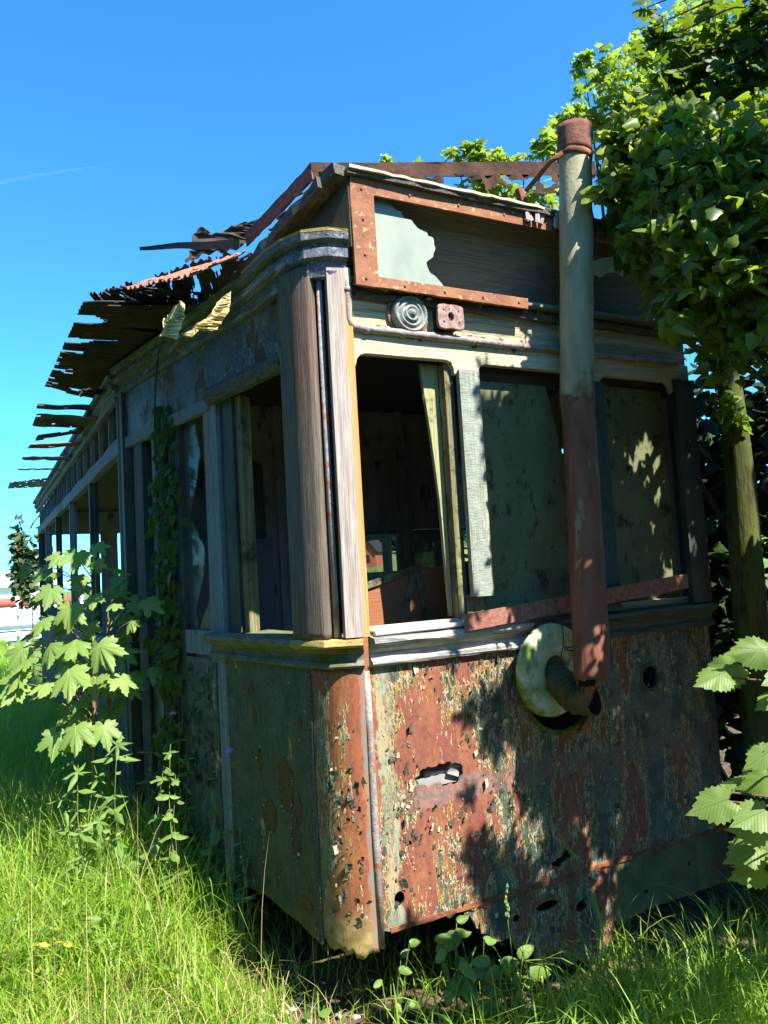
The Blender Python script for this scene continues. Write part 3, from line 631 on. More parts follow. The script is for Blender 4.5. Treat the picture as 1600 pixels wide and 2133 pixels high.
# ---- corner post: two facets of weathered wood, a bead between them
part('corner_post', [M['stainpost']], lambda b: b.grid(lambda u, v: ((-.072+.100*u+.004*math.sin(3*PI*u), .026-.026*u-.004, 1.498+1.50*v)), 6, 60), solid=-.045)
def pl(u, v):
    a = Vector((-.152, .235, 0)); c = Vector((-.100, .052, 0)); p = a.lerp(c, u); bul = Vector((-.96, -.28, 0))*.022*math.sin(PI*u); p = p+bul; return (p.x, p.y, 1.495+1.52*v)
part('corner_post', [M['postwood']], lambda b: b.grid(pl, 8, 60), solid=-.05, smooth=True)
part('corner_post_bead', M['conduit'], lambda b: b.tube([(-.094, .034, 1.50), (-.095, .032, 2.2), (-.092, .034, 2.98)], .0125, 10), smooth=True)
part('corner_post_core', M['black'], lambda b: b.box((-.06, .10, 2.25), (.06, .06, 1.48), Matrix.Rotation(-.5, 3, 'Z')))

# ---- front window wall: top rail, mullions, frames with rounded corners
zw0, zw1, zf = 1.53, 2.655, 2.745
part('front_top_rail', M['railcream'], lambda b: None)if False else None
fw = plate('front_window_rail', [(.02, zw1-.05), (.02, zf), (.93, zf), (.93, zw1-.05)] and [(.026, zf), (.026, 2.60), (.028, 2.60), (.035, 2.63), (.052, zw1-.008), (.075, zw1), (.47, zw1+.004), (.50, zw1-.005), (.512, zw1-.035), (.512, 2.60), (.635, 2.60), (.640, zw1-.035), (.655, zw1-.008), (.68, zw1), (1.0, zw1), (1.15, zw1), (1.19, zw1-.03), (1.195, 2.6), (1.36, 2.6), (1.365, zw1-.03), (1.40, zw1), (1.84, zw1), (1.87, zw1-.03), (1.875, 2.6), (XR, 2.6), (XR, zf)], [], .03, FR(-.004), M['railcream'], T, bevel=.003)
def cross_post(name, x0, x1, z0, z1, y, mat, dep=.04, bev=.004): return part(name, mat, lambda b: b.grid(lambda u, v: (x0+(x1-x0)*u, y-.006*math.sin(PI*u), z0+(z1-z0)*v), 6, 50), solid=-dep)
cross_post('mullion', .527, .618, 1.62, 2.612, -.008, M['teal'])
part('mullion_foot', M['jamb'], lambda b: (b.box((.555, .012, 1.585), (.085, .035, .09), jit=.004), b.box((.565, .0, 1.525), (.07, .03, .05), jit=.004)), bevel=.004)
cross_post('mullion', 1.20, 1.365, 1.50, 2.612, -.004, M['tealdark'])
cross_post('end_post', 1.875, XR, 1.50, 2.66, -.004, M['darkpaint'])
part('window_jamb', M['jamb'], lambda b: b.box((.492, .03, 2.09), (.035, .05, 1.12)), bevel=.003)
part('mullion_shadow_strip', M['darkpaint'], lambda b: b.box((.512, .022, 2.08), (.012, .04, 1.13)))
me = plate_mesh([(.385, 2.655), (.475, 2.655), (.475, 1.54), (.462, 1.54), (.445, 2.05), (.42, 2.35)], [], .02, FR(.07))
tag(link('loose_window_stile', me, M['loose'], T), 'greenish window stile hanging loose and tapering downwards')
# boards behind the middle and right windows
plate('window_board', [(.63, 1.51), (1.205, 1.51), (1.205, 2.05), (1.08, 2.595), (.63, 2.595)], [], .012, FR(.055), M['greenboard'], T)
plate('window_board', [(1.36, 1.51), (1.875, 1.51), (1.86, 2.62), (1.36, 2.62)], [], .012, FR(.055), M['greenboard'], T)
part('window_board_batten', M['greenboard'], lambda b: b.box((.665, .043, 1.93), (.04, .012, .07)))
part('window_head_lining', M['darkwood'], lambda b: b.box((1.26, .07, 2.66), (1.3, .03, .15)), bevel=.003)

# ---- fascia above the windows with bell, socket and conduit
fascia_o = plate('front_fascia', [(.02, zf+.002), (XR, zf+.002), (XR, 2.985), (.02, 2.985)], [], .02, FR(.006), M['beige'], T)
part('fascia_moulding', M['mosswood'], lambda b: b.bar((.04, -.018, 2.90), (XR, -.018, 2.905), .03, .03, seg=30, wob=.004), bevel=.004)
Rf = Matrix.Rotation(PI/2, 4, 'X')
bell = part('warning_bell', M['lampmetal'], lambda b: b.lathe([(.082, 0), (.086, .012), (.082, .035), (.078, .045), (.070, .048), (.066, .040), (.060, .038), (.055, .048), (.048, .050), (.044, .042), (.039, .040), (.035, .052), (.027, .055), (.024, .046), (.020, .048), (.014, .060), (0, .063)], Matrix.Translation((.295, -.006, 2.838)) @ Rf, 40), smooth=True)
tag(bell, 'round ribbed bell on the pale fascia')
part('bell_rim', M['frame'], lambda b: b.lathe([(.100, 0), (.101, .01), (.094, .014), (.086, .012), (.086, .0)], Matrix.Translation((.295, -.006, 2.838)) @ Rf, 32), bell, smooth=True)
sk = plate('socket_box', jag(rrect(.418, 2.785, .545, 2.885, .012), .004, .02, None, 3), [ellipse(.481, 2.836, .018, .022, 14), ellipse(.443, 2.862, .006, .007), ellipse(.520, 2.862, .006, .007), ellipse(.443, 2.81, .007, .007), ellipse(.522, 2.812, .006, .007), ellipse(.475, 2.868, .005, .006), ellipse(.455, 2.835, .005, .005)], .012, FR(-.062), M['socket'], T, bevel=.003)
tag(sk, 'pitted square socket with a round hole')
part('socket_housing', M['rustdark'], lambda b: b.box((.481, -.03, 2.833), (.105, .056, .085)), sk, bevel=.004)
part('conduit', M['conduit'], lambda b: (b.tube([(.004, -.03, 3.0), (.002, -.032, 2.93), (.004, -.034, 2.86), (.002, -.034, 2.79), (.008, -.034, 2.768), (.022, -.034, 2.757), (.10, -.034, 2.753), (.3, -.036, 2.752), (.55, -.034, 2.752), (.8, -.035, 2.75), (1.1, -.034, 2.752), (1.9, -.034, 2.75)], [.014, .015, .016, .014, .015, .016, .016, .0165, .017, .015, .015, .015], 10),
     [b.tube([(x, -.03, 2.752), (x+.02, -.03, 2.752)], .021, 10) for x in (.07, .24, .40, .60, .74, .88, 1.2, 1.6)], b.tube([(.004, -.03, 2.9), (.004, -.03, 2.92)], .021, 10)), smooth=True)
absorb(fascia_o, part('paint_curls', [M['flake'], M['flakecream']], lambda b: [b.box((x, -.016+random.uniform(-.012, .0), z), (random.uniform(.01, .03), .006, random.uniform(.01, .03)), Matrix.Rotation(random.uniform(-1, 1), 3, 'X') @ Matrix.Rotation(random.uniform(-1, 1), 3, 'Y'), mi=random.choice((0, 1, 1)), jit=.004) for x, z in [(random.uniform(.03, 1.1), random.choice((2.91, 2.74, 2.765, 2.925))+random.uniform(-.012, .012)) for _ in range(70)]]))

# ---- destination box over the fascia
YB = -.075
dbx = plate('destination_box', jag([(.022, 2.92), (.90, 2.915), (.902, 2.962), (.125, 2.962), (.125, 3.315), (XR, 3.315), (XR, 3.375), (.022, 3.375)], .0015, .02, {0}, 4), [], .012, FR(YB), M['frame'], T, bevel=.002)
tag(dbx, 'destination box with orange rusted frame and shattered pane')
absorb(dbx, part('frame_rivets', M['frame'], lambda b: [b.lathe([(.007, 0), (.006, .004), (0, .006)], Matrix.Translation((x, YB-.008, z)) @ Rf, 8) for x, z in [(.07, 3.33), (.07, 3.2), (.07, 3.05), (.07, 2.95), (.25, 2.94), (.45, 2.94), (.65, 2.94), (.85, 2.94), (.3, 3.345), (.55, 3.345), (.8, 3.345), (1.05, 3.345)]], dbx))
pane_pts = lambda q: [(lambda p_: (float(p_[0]), float(p_[2])))(atY(600+u/2, 250+v/2, YB+.035)) for u, v in q]
gp = jag([(.112, 2.955)]+pane_pts([(650, 700), (645, 690), (622, 662), (588, 632), (576, 592), (604, 570), (611, 545), (604, 492), (584, 484), (578, 470), (540, 452), (516, 420), (488, 412), (470, 380), (438, 366), (420, 344), (345, 306)])[0:]+[(.112, 3.325)], .005, .012, set(range(1, 17)), 31)
plate('sign_glass', gp, [], .004, FR(YB+.035), M['glasspale'], dbx)
gp = jag(pane_pts([(1200, 632), (1255, 640), (1300, 655), (1330, 638), (1372, 640), (1394, 652), (1400, 610), (1424, 566), (1345, 571), (1300, 577), (1262, 592), (1200, 604)]), .006, .015, {0, 1, 2, 3, 4, 5, 6}, 33)
plate('sign_glass', gp, [], .004, FR(YB+.035), M['glassgreen'], dbx)
part('sign_back', M['backwood'], lambda b: b.grid(lambda u, v: (.03+1.94*u, .20-.17*v, 2.955+.438*v), 4, 4), dbx, solid=.012)
part('sign_shelf', M['backwood'], lambda b: b.box((1.0, .062, 2.945), (1.94, .26, .012)), dbx)
part('sign_lid', M['mosswood'], lambda b: b.bar((.0, -.06, 3.386), (XR+.03, -.06, 3.386), .09, .018, seg=20, wob=.0015), dbx)
part('sign_lid_board', M['railcream'], lambda b: b.bar((.005, -.088, 3.402), (1.02, -.088, 3.402), .055, .012, seg=20, wob=.002), dbx)
part('sign_lid_board', M['mosswood'], lambda b: (b.bar((1.03, -.085, 3.40), (1.99, -.085, 3.398), .055, .012, seg=20, wob=.004), b.bar((.05, .03, 3.405), (1.99, .04, 3.405), .12, .012, seg=20, wob=.004)), dbx)
part('sign_splinters', M['greywood'], lambda b: [b.box((x, -.10+random.uniform(-.01, .01), 3.36+random.uniform(-.02, .02)), (.02, .006, random.uniform(.03, .09)), Matrix.Rotation(random.uniform(-.4, .4), 3, 'Y'), jit=.003) for x in [random.uniform(.92, 1.15) for _ in range(12)]], dbx)
# side cheek of the box: running back under the mossy rafters
part('sign_cheek', M['darkwood'], lambda b: b.add([(.012, YB, 3.08), (.012, YB, 3.37), (-.14, .62, 3.21), (-.16, .62, 3.10), (-.1, .2, 3.08)], [(0, 1, 2, 3, 4)]), dbx, solid=.012)

# ---- side fascia and cornice, wrapped round the corner
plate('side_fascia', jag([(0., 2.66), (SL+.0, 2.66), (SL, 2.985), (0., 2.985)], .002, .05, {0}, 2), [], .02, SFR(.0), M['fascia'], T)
part('side_window_rail', M['mosswood'], lambda b: b.sweep([(on_side(Y), Y) for Y in (.26, .4, .6, .8, .98)], [(.0, 2.635), (.03, 2.64), (.045, 2.66), (.045, 2.70), (.03, 2.72), (0, 2.725)], wob=.004))
part('side_window_rail', M['bluewhite'], lambda b: b.sweep([(on_side(Y), Y) for Y in (.99, 1.3, 1.6, 1.9, 2.2)], [(.0, 2.61), (.02, 2.615), (.02, 2.68), (0, 2.685)], wob=.002))
part('rail_splinter', M['jamb'], lambda b: b.tube([(on_side(.25)-.05, .25, 2.75), (on_side(.22)-.045, .22, 2.69), (on_side(.21)-.05, .21, 2.62)], [.012, .016, .008], 6))
cor_path = [(.012, -.012), (-.06, .0), (-.125, .045), (-.165, .13), (-.19, .25)]+[(on_side(Y), Y) for Y in (.5, .8, 1.1, 1.4, 1.7, 2.0)]+[P3]
corp = [(0, 2.96), (.025, 2.962), (.03, 2.985), (.018, 2.99), (.018, 3.03), (.045, 3.04), (.048, 3.075), (.032, 3.08), (.034, 3.10), (.062, 3.108), (.066, 3.135), (0, 3.14)]
part('cornice', M['cornice'], lambda b: b.sweep([(*p, .0) for p in cor_path], corp, wob=.002))
part('cornice_cap', M['silljoint'], lambda b: b.sweep([(*p, 0) for p in cor_path[:6]], [(.0, 3.141), (.064, 3.139), (.066, 3.150), (0, 3.156)], wob=.002))
part('cornice', M['cornice'], lambda b: b.sweep([(P3[0], 2.255+i*.45) for i in range(18)], [(o+.01, z-.03) for o, z in corp], wob=.003))
# ---- platform side: posts and panes
def spost(name, Y0, Y1, z0, z1, mat, off=0., dep=.06):
    return part(name, mat, lambda b: b.grid(lambda u, v: tuple(Vector((P1[0], P1[1], z0+(z1-z0)*v))+sd*(sY(Y0)+(sY(Y1)-sY(Y0))*u)+sn*(off+.004*math.sin(PI*u))), 4, 40), solid=-dep)
spost('side_jamb', .745, .80, 1.50, 2.64, M['jamb'], -.03)
spost('side_jamb', .80, .92, 1.50, 2.64, M['darkpaint'], -.012)
spost('side_post', .93, 1.075, .32, 2.64, M['bluewhite'], .008)
spost('ivy_post', 1.40, 1.69, .28, 2.64, M['darkpaint'], .0)
spost('door_post', 1.735, 1.765, 1.4, 2.62, M['bluewhite'], .004)
spost('door_post', 1.93, 2.06, .25, 2.62, M['darkpaint'], .0)
spost('door_edge', 1.70, 1.725, .25, 2.62, M['bluewhite'], .012, .03)
part('body_corner_post', M['darkpaint'], lambda b: b.box((-.515, 2.20, 1.62), (.06, .12, 2.7)), bevel=.006)
part('body_corner_edge', M['bluewhite'], lambda b: b.bar((-.548, 2.262, .25), (-.546, 2.262, 2.98), .018, .03, up=(0, 1, 0), seg=20, wob=.002))
spost('door_glass_frame', 1.08, 1.40, 1.38, 1.50, M['bluewhite'], .0)
# pane with a broken outline
me = plate_mesh(jag([(sY(1.385), 1.5), (sY(1.385), 2.64), (sY(1.26), 2.64), (sY(1.20), 2.42), (sY(1.30), 2.2), (sY(1.375), 2.12), (sY(1.19), 1.92), (sY(1.22), 1.78), (sY(1.32), 1.62), (sY(1.30), 1.5)], .006, .03, {2, 3, 4, 5, 6, 7, 8}, 5), [], .004, SFR(-.03))
tag(link('broken_pane', me, M['glass'], T), 'jagged remains of a dusty side pane')
me = plate_mesh(jag([(sY(1.08), 1.5), (sY(1.30), 1.5), (sY(1.17), 1.66), (sY(1.08), 1.80)], .004, .03, {1, 2}, 15), [], .004, SFR(-.036))
link('broken_pane', me, M['glassdim'], T)

# ---- saloon side
plate('saloon_side', jag([(0.01, .22), (7.64, .26), (7.64, 1.33), (0.01, 1.33)], .01, .05, {0}, 4), [], .03, BFR(-.015), M['darkwall'], T)
SALW = M['bluewhite']
part('saloon_sill', M['bluewhite'], lambda b: b.sweep([(P3[0], 2.27), (P3[0], 9.9)], [(0, 1.33), (.03, 1.33), (.04, 1.36), (0, 1.385)]))
part('saloon_rail', M['bluewhite'], lambda b: b.bar((P3[0]+.01, 2.27, 2.66), (P3[0]+.01, 9.9, 2.66), .05, .10, seg=30, wob=.002))
for k, Y in enumerate((3.85, 5.40, 6.93, 8.45, 9.87)):
    part('saloon_post', M['bluewhite'] if k % 2 else M['darkpaint'], lambda b: (b.box((P3[0]+.012, Y, 2.0), (.045, .06, 1.24)), b.box((P3[0]+.035, Y-.05, 2.0), (.03, .04, 1.24))), bevel=.004)
for k in range(15):
    Y = 2.75+k*.49
    part('toplight_muntin', M['bluewhite'], lambda b: b.box((P3[0]+.012, Y, 2.835), (.035, .028, .25)), bevel=.003)
part('saloon_blind', M['backwood'], lambda b: b.box((P3[0]+.9, 4.0, 2.05), (.02, 1.2, .9)))

# ---- interior
part('floor', M['wall'], lambda b: b.add([(0.03, .03, .85), (XR, .03, .85), (2.15, .21, .85), (2.5, 2.25, .85), (2.5, 9.85, .85), (P3[0]+.03, 9.85, .85), (P3[0]+.03, 2.25, .85), (P1[0]+.03, .21, .85)], [tuple(range(8))]), solid=-.04)
part('ceiling', M['darkwood'], lambda b: b.add([(0.03, .21, 2.972), (XR, .21, 2.972), (2.15, .3, 2.972), (2.5, 2.25, 2.972), (2.5, 9.85, 2.972), (P3[0]+.03, 9.85, 2.972), (P3[0]+.03, 2.25, 2.972), (P1[0]+.06, .3, 2.972)], [tuple(range(8))]), solid=.03)
part('underframe', M['rustdark'], lambda b: (b.box((.95, 5.5, .45), (1.7, 8, .35)), b.box((.95, 1.3, .6), (1.2, 1.8, .2))))
# bulkhead between platform and saloon
bh = [(-.48, .85), (2.46, .85), (2.46, 2.97), (-.48, 2.97)]
plate('bulkhead', bh, [rrect(-.16, 1.62, .40, 2.56, .05), [(.62, .9), (1.02, .9), (1.02, 2.5), (.62, 2.5)], rrect(1.14, 1.55, 1.42, 2.58, .04), rrect(1.56, 1.55, 1.82, 2.56, .04), rrect(1.98, 1.55, 2.35, 2.56, .04)], .04, FR(2.24), M['wall'], T)
plate('bulkhead_pane', rrect(1.555, 1.55, 1.825, 2.05, .02), [], .006, FR(2.24), M['glassdim'], T); plate('bulkhead_pane', rrect(1.135, 1.55, 1.425, 2.05, .02), [], .006, FR(2.24), M['glass'], T)
plate('bulkhead_pane', rrect(-.165, 1.62, .405, 2.565, .05), [], .006, FR(2.25), M['glassdim'], T)
part('bulkhead_blind', M['wall'], lambda b: (b.box((1.28, 2.275, 2.34), (.36, .02, .62)), b.box((1.70, 2.275, 2.32), (.34, .02, .52))))
part('bulkhead_strip', M['wall'], lambda b: [b.box((x, 2.205, 1.9), (.05, .03, 2.1)) for x in (-.25, .5, 1.09, 1.48, 1.9, 2.4)], bevel=.004)
plate('grey_notice_board', [(-.2, 1.37), (.42, 1.37), (.42, 2.02), (-.2, 2.02)], [], .012, FR(2.18), M['innergrey'], T)
# right-hand body wall with windows
RFR = ((2.5, 2.25, 0), (0, 1, 0), (0, 0, 1))
plate('far_body_wall', [(0, .25), (7.6, .25), (7.6, 3.0), (0, 3.0)], [rrect(.12+i*1.06, 1.42, 1.04+i*1.06, 2.10, .03) for i in range(7)], .04, RFR, M['wall'], T)
plate('far_platform_wall', [(0, .3), (2.03, .3), (2.03, 3.0), (0, 3.0)], [rrect(.15, 1.5, .7, 2.6, .04), [(.95, .9), (1.6, .9), (1.6, 2.55), (.95, 2.55)]], .04, ((2.12, .22, 0), (.37, 2.03, 0), (0, 0, 1)), M['wall'], T)
plate('far_corner_panel', [(0, .3), (.27, .3), (.27, 3.0), (0, 3.0)], [], .03, ((XR, .012, 0), (.15, .2, 0), (0, 0, 1)), M['darkpaint'], T)
plate('rear_end_wall', [(-.5, .3), (2.48, .3), (2.48, 3.0), (-.5, 3.0)], [rrect(-.35, 1.5, .35, 2.6), rrect(.6, 1.5, 1.4, 2.6), rrect(1.6, 1.5, 2.3, 2.6)], .04, FR(9.88), M['wall'], T)
part('bench', M['wall'], lambda b: (b.box((2.2, 5.5, 1.25), (.4, 4.5, .08)), b.box((2.42, 5.5, 1.5), (.05, 4.5, .5))))
# cab desk: brown hardboard with nailed trim
cab = plate('cab_board', [(.10, 1.12), (1.05, 1.12), (1.05, 1.80), (.50, 1.75), (.10, 1.65)], [], .012, FR(.42), M['brown'], T); tag(cab, 'red brown hardboard with flaking trim strips inside the cab')
part('cab_trim', M['railcream'] if False else M['jamb'], lambda b: (b.bar((.10, .408, 1.655), (.50, .408, 1.755), .03, .012, up=(0, 1, 0)), b.bar((.49, .406, 1.745), (.30, .406, 1.15), .03, .012, up=(0, 1, 0)), b.bar((.51, .407, 1.745), (.60, .407, 1.15), .03, .012, up=(0, 1, 0))), cab)

# ================================================================== ROOF: broken corrugated sheets and iron
part('roof_skin', M['roofrust'], lambda b: b.grid(lambda u, v: (-.40-.06*smooth(.0, .2, u)+v*1.45, .95+u*8.9, 3.13+.36*math.sin(v*PI*.5)+.012*math.sin(u*8.9/.076*2*PI)), 240, 8, keep=lambda u, v: mnoise.noise((u*30, v*3, 2)) > -.38), solid=.004)
raft = part('roof_rafter', M['mosswood'], lambda b: (b.bar((.0, -.07, 3.40), (-.14, .60, 3.23), .10, .055, seg=14, wob=.008), b.bar((-.06, .0, 3.37), (-.24, .95, 3.17), .06, .05, seg=14, wob=.01)))
part('roof_rafter', M['mosswood'], lambda b: (b.bar((-.12, .55, 3.25), (-.44, 2.3, 3.14), .09, .05, seg=20, wob=.01), b.bar((-.44, 2.3, 3.14), (-.47, 9.8, 3.13), .08, .05, seg=40, wob=.012)))
part('roof_bow', M['rust'], lambda b: b.tube([(1.05, .05, 3.40), (1.06, .08, 3.50), (1.05, .10, 3.60)], [.035, .028, .022], 7))
absorb(raft, part('roof_debris', M['mosswood'], lambda b: [b.bar((x, y, z), (x+random.uniform(-.06, .05), y+random.uniform(-.02, .10), z+random.uniform(-.02, .01)), .014, .006) for x, y, z in [(lambda t: (-.02-.2*t+random.uniform(-.05, .05), t*.9, 3.43-.24*t))(random.random()) for _ in range(46)]]))
RG = 'torn corrugated roof sheets'
def corr(label, I0, I1, O1, O0, mat, seed, cut=.25, pitch=.076, nu=None, sag=0., name='corrugated_sheet', group=RG, thr=.55):
    I0, I1, O0, O1 = map(Vector, (I0, I1, O0, O1)); L = ((I1-I0).length+(O1-O0).length)/2; D = ((O0-I0).length+(O1-I1).length)/2
    nu = nu or max(8, int(L/.0095)); nv = max(6, int(D/.02))
    def f(u, v):
        p = I0.lerp(I1, u).lerp(O0.lerp(O1, u), v); return (p.x, p.y, p.z+.008*math.sin(2*PI*u*L/pitch)-sag*math.sin(PI*v)+.012*mnoise.noise((u*L*3, v*D*4, seed)))
    def keep(u, v):
        e = min(u*L, (1-u)*L, (1-v)*D)
        return mnoise.noise((u*L*9, v*D*3.2, seed*3.1)) + .45*mnoise.noise((u*L*26, v*D*5, seed)) +.35*mnoise.noise((u*L*60, v*D*9, seed+2)) > -thr+cut*math.exp(-e/.07)*1.9
    b = MB(); b.grid(f, nu, nv, keep); o = b.build(name, mat, solid=.003); rebase(o); return tag(o, label, 'roof sheet', group)
V = lambda a: tuple(float(q) for q in a)
corr('largest dark corrugated sheet jutting out far over the left eave', (-.30, 1.05, 3.20), (-.50, 3.2, 3.16), V(atX(93, 806, -.90)), V(atX(174, 628, -.90)), M['roofrust'], 3, .22, thr=.47)
corr('broad dark corrugated sheet draped from the eave up to the angle iron', (-.17, .55, 3.19), (-.5, 2.35, 3.17), V(atX(196, 612, -.74)), V(atX(512, 512, -.20)), M['roofrust'], 41, .34, thr=.5)
corr('perforated corrugated sheet lying over the biggest jutting sheet', (-.25, 1.1, 3.27), (-.45, 2.2, 3.22), V(atX(183, 612, -.80)), V(atX(262, 597, -.70)), M['roofrust'], 5, .32)
corr('upper corrugated sheet with a pink rusty lip below the ragged scrap', V(atX(520, 520, -.22)), V(atX(300, 590, -.45)), V(atX(262, 600, -.70)), V(atX(400, 570, -.55)), M['rustbar'], 8, .34)
corr('narrow trough shaped sheet strip pointing left above the torn roof', V(atX(500, 498, -.35)), V(atX(500, 520, -.35)), V(atX(292, 524, -.66)), V(atX(292, 513, -.66)), M['roofrust'], 9, -.3, .2)
def scrap(label, pts, Y, mat, seed, amp=.01):
    q = [atY(u, v, Y) for u, v in pts]; me = plate_mesh(jag([(p[0], p[2]) for p in q], amp, .015, None, seed), [], .004, FR(Y)); bm = bmesh.new(); bm.from_mesh(me)
    bmesh.ops.triangulate(bm, faces=bm.faces[:]); bmesh.ops.subdivide_edges(bm, edges=bm.edges[:], cuts=2)
    for v_ in bm.verts: v_.co.y += .012*math.sin(v_.co.x*2*PI/.076)+.02*mnoise.noise((v_.co.x*5, v_.co.z*5, seed))
    bm.to_mesh(me); bm.free(); o = link('sheet_scrap', me, mat); rebase(o); return tag(o, label, 'roof sheet', 'scraps of roof sheet')
scrap('ragged dark sheet scrap standing up on the roof left of the angle iron', [(385, 548), (398, 520), (400, 492), (415, 476), (440, 490), (482, 470), (535, 458), (522, 500), (500, 515), (440, 530)], .95, M['roofrust'], 2, .014)
scrap('yellow lichen covered scrap hanging upright at the left eave', [(331, 702), (340, 664), (358, 645), (372, 628), (385, 634), (386, 660), (378, 686), (368, 708), (350, 700)], .56, M['lichen'], 3)
scrap('long wavy yellow lichen scrap hanging beside the upright one', [(374, 694), (405, 678), (440, 652), (462, 620), (480, 608), (476, 640), (462, 674), (440, 690), (420, 686), (400, 702)], .56, M['lichen'], 4)
strips = [('slim dark sheet strip jutting left just below the largest sheet', (78, 846), (200, 850), .22), ('short dark curled sheet strip at the eave under the largest sheet', (168, 818), (215, 815), .2), ('broad dark sheet strip with a split tip', (72, 874), (195, 880), .55),
          ('reddish torn sheet strip under the split tip one', (76, 914), (180, 895), .3), ('brightest orange lit sheet strip', (60, 930), (165, 925), .28), ('straight dark strip below the orange lit one', (46, 955), (150, 955), .3),
          ('thinnest splinter of sheet near the far end', (38, 978), (128, 976), .16), ('wide far sheet at the end of the roof', (18, 1012), (112, 1002), .95)]
for k, (lb, po, pi, wd) in enumerate(strips):
    O = Vector(atX(*po, -.93)); I = Vector(atX(*pi, -.56)); wv = Vector((0, wd, .02))
    if O.y > 11: O = O*1.0
    corr(lb, I-wv/2, I+wv/2, O+wv/2*(.8 if k % 2 else 1), O-wv/2, M['rust'] if k in (3, 4) else M['roofrust'], 20+k, .12, nu=14)
b = MB(); b.bar(atX(62, 1100, -.85), atX(112, 1030, -.6), .16, .006, seg=6, wob=.01); o = b.build('corrugated_sheet', M['roofrust']); rebase(o); tag(o, 'narrow sheet hanging steeply down from the far roof end', 'roof sheet', RG)
# bent angle iron
ai = thing('angle_iron', 'bent rusty angle iron running up the left roof edge and across behind the sign', 'iron bar', (.02, .294, 3.4))
A_, B_, C_ = Vector(atX(513, 500, -.1)), Vector(atX(650, 356, .02)), Vector(atY(1240, 350, .2))
def Lbar(p, q, mi, inner):
    def f(b):
        b.bar(p, q, .006, .075, seg=10, wob=.0008); d = Vector(inner)*.035; b.bar(p+d+Vector((0, 0, .036)), q+d+Vector((0, 0, .036)), .07, .006, seg=10, wob=.0008)
    return f
part('side_leg', M['rustred'], Lbar(A_, B_, 0, (1, .1, 0)), ai); part('cross_leg', M['rustdark'], Lbar(B_, C_, 0, (0, 1, 0)), ai)
dl = (C_-B_)
b = MB(); b.grid(lambda u, v: tuple(B_+dl*u+Vector((0, .01*math.sin(u*90), -.03-.11*v+.03*mnoise.noise((u*12, v*2, 0))))), 150, 16, keep=lambda u, v: mnoise.noise((u*7, v*1.5, 7))+.6*mnoise.noise((u*27, v*3.5, 1)) > -.25+.70*v)
o = b.build('rusted_roof_edge', M['rustdark'], ai, solid=.003)
# hanging cable
b = MB(); b.tube([atX(345, 690, -.52), atX(330, 735, -.5), atX(324, 800, -.49), atX(322, 870, -.47), atX(322, 925, -.46)], .004, 6); o = b.build('cable', M['black']); rebase(o); tag(o, 'thin black cable dangling from the cornice over the side fascia', 'cable')

# ================================================================== STOVE PIPE, ELBOW, BAR, WIRE
def rot_to(d): return Vector(d).to_track_quat('Z', 'Y').to_matrix().to_4x4()
pt, pm, pb = Vector(atY(1197, 268, -.17)), Vector(atY(1203, 840, -.185)), Vector(atY(1237, 1428, -.335))
pipe = thing('stove_pipe', 'tall leaning stove pipe, grey green above and brown red below, before the tram front', 'stove pipe', pb)
def tubewall(p, q, r0, r1, n, m, jb=None):
    d = (q-p); ax = d.normalized(); e = Vector((1, 0, 0)); e = (e-ax*e.dot(ax)).normalized(); f2 = ax.cross(e)
    def f(u, v):
        a = 2*PI*u; r = r0+(r1-r0)*v+.0015*math.sin(3*a+v*5)+.0035*mnoise.noise((math.cos(a)*1.2, math.sin(a)*1.2, v*7))+.0012*mnoise.noise((math.cos(a)*4, math.sin(a)*4, v*22)); return tuple(p+d*v+e*r*math.cos(a)+f2*r*math.sin(a))
    return lambda b: b.grid(f, n, m, keep=jb)
rp_ = .0735
part('upper_pipe', M['pipegrey'], tubewall(pm-(pm-pt).normalized()*.0+Vector((0, 0, -.02)), pt-(pt-pm).normalized()*.13, rp_+.001, rp_-.001, 40, 40), pipe, solid=-.003, smooth=True)
part('pipe_rim', M['piperim'], tubewall(pt-(pt-pm).normalized()*.14, pt, rp_+.003, rp_+.002, 40, 6), pipe, solid=-.006, smooth=True)
part('lower_pipe', M['piperust'], tubewall(pb, pm+Vector((0, 0, .02)), rp_-.001, rp_-.003, 48, 60, lambda u, v: v > ((.07+.05*mnoise.noise((u*14, 0, 3))) if (u > .80 or u < .25) else .012*(1+mnoise.noise((u*20, 1, 0))))), pipe, solid=-.003, smooth=True)
part('seam_ring', M['rust'], lambda b: b.lathe([(rp_-.001, -.012), (rp_+.003, -.010), (rp_+.003, .010), (rp_-.001, .012)], Matrix.Translation(pm) @ rot_to(pt-pm), 40), pipe, smooth=True)
ax = (pt-pm).normalized(); cc = pt-ax*.15
def strap(b):
    m4 = Matrix.Translation(cc) @ rot_to(ax+Vector((.08, -.12, 0)))
    b.lathe([(rp_+.004, -.017), (rp_+.008, -.016), (rp_+.008, .016), (rp_+.004, .017)], m4, 40)
    b.tube([cc+Vector((-.085, -.01, .0)), cc+Vector((-.13, .03, -.03)), cc+Vector((-.145, .10, -.07)), cc+Vector((-.14, .2, -.09))], [.013, .012, .012, .01], 8)
    b.tube([cc+Vector((.085, -.01, .0)), cc+Vector((.12, .06, -.02)), cc+Vector((.11, .25, -.04))], .012, 8)
part('strap', M['rust'], strap, pipe, smooth=True)
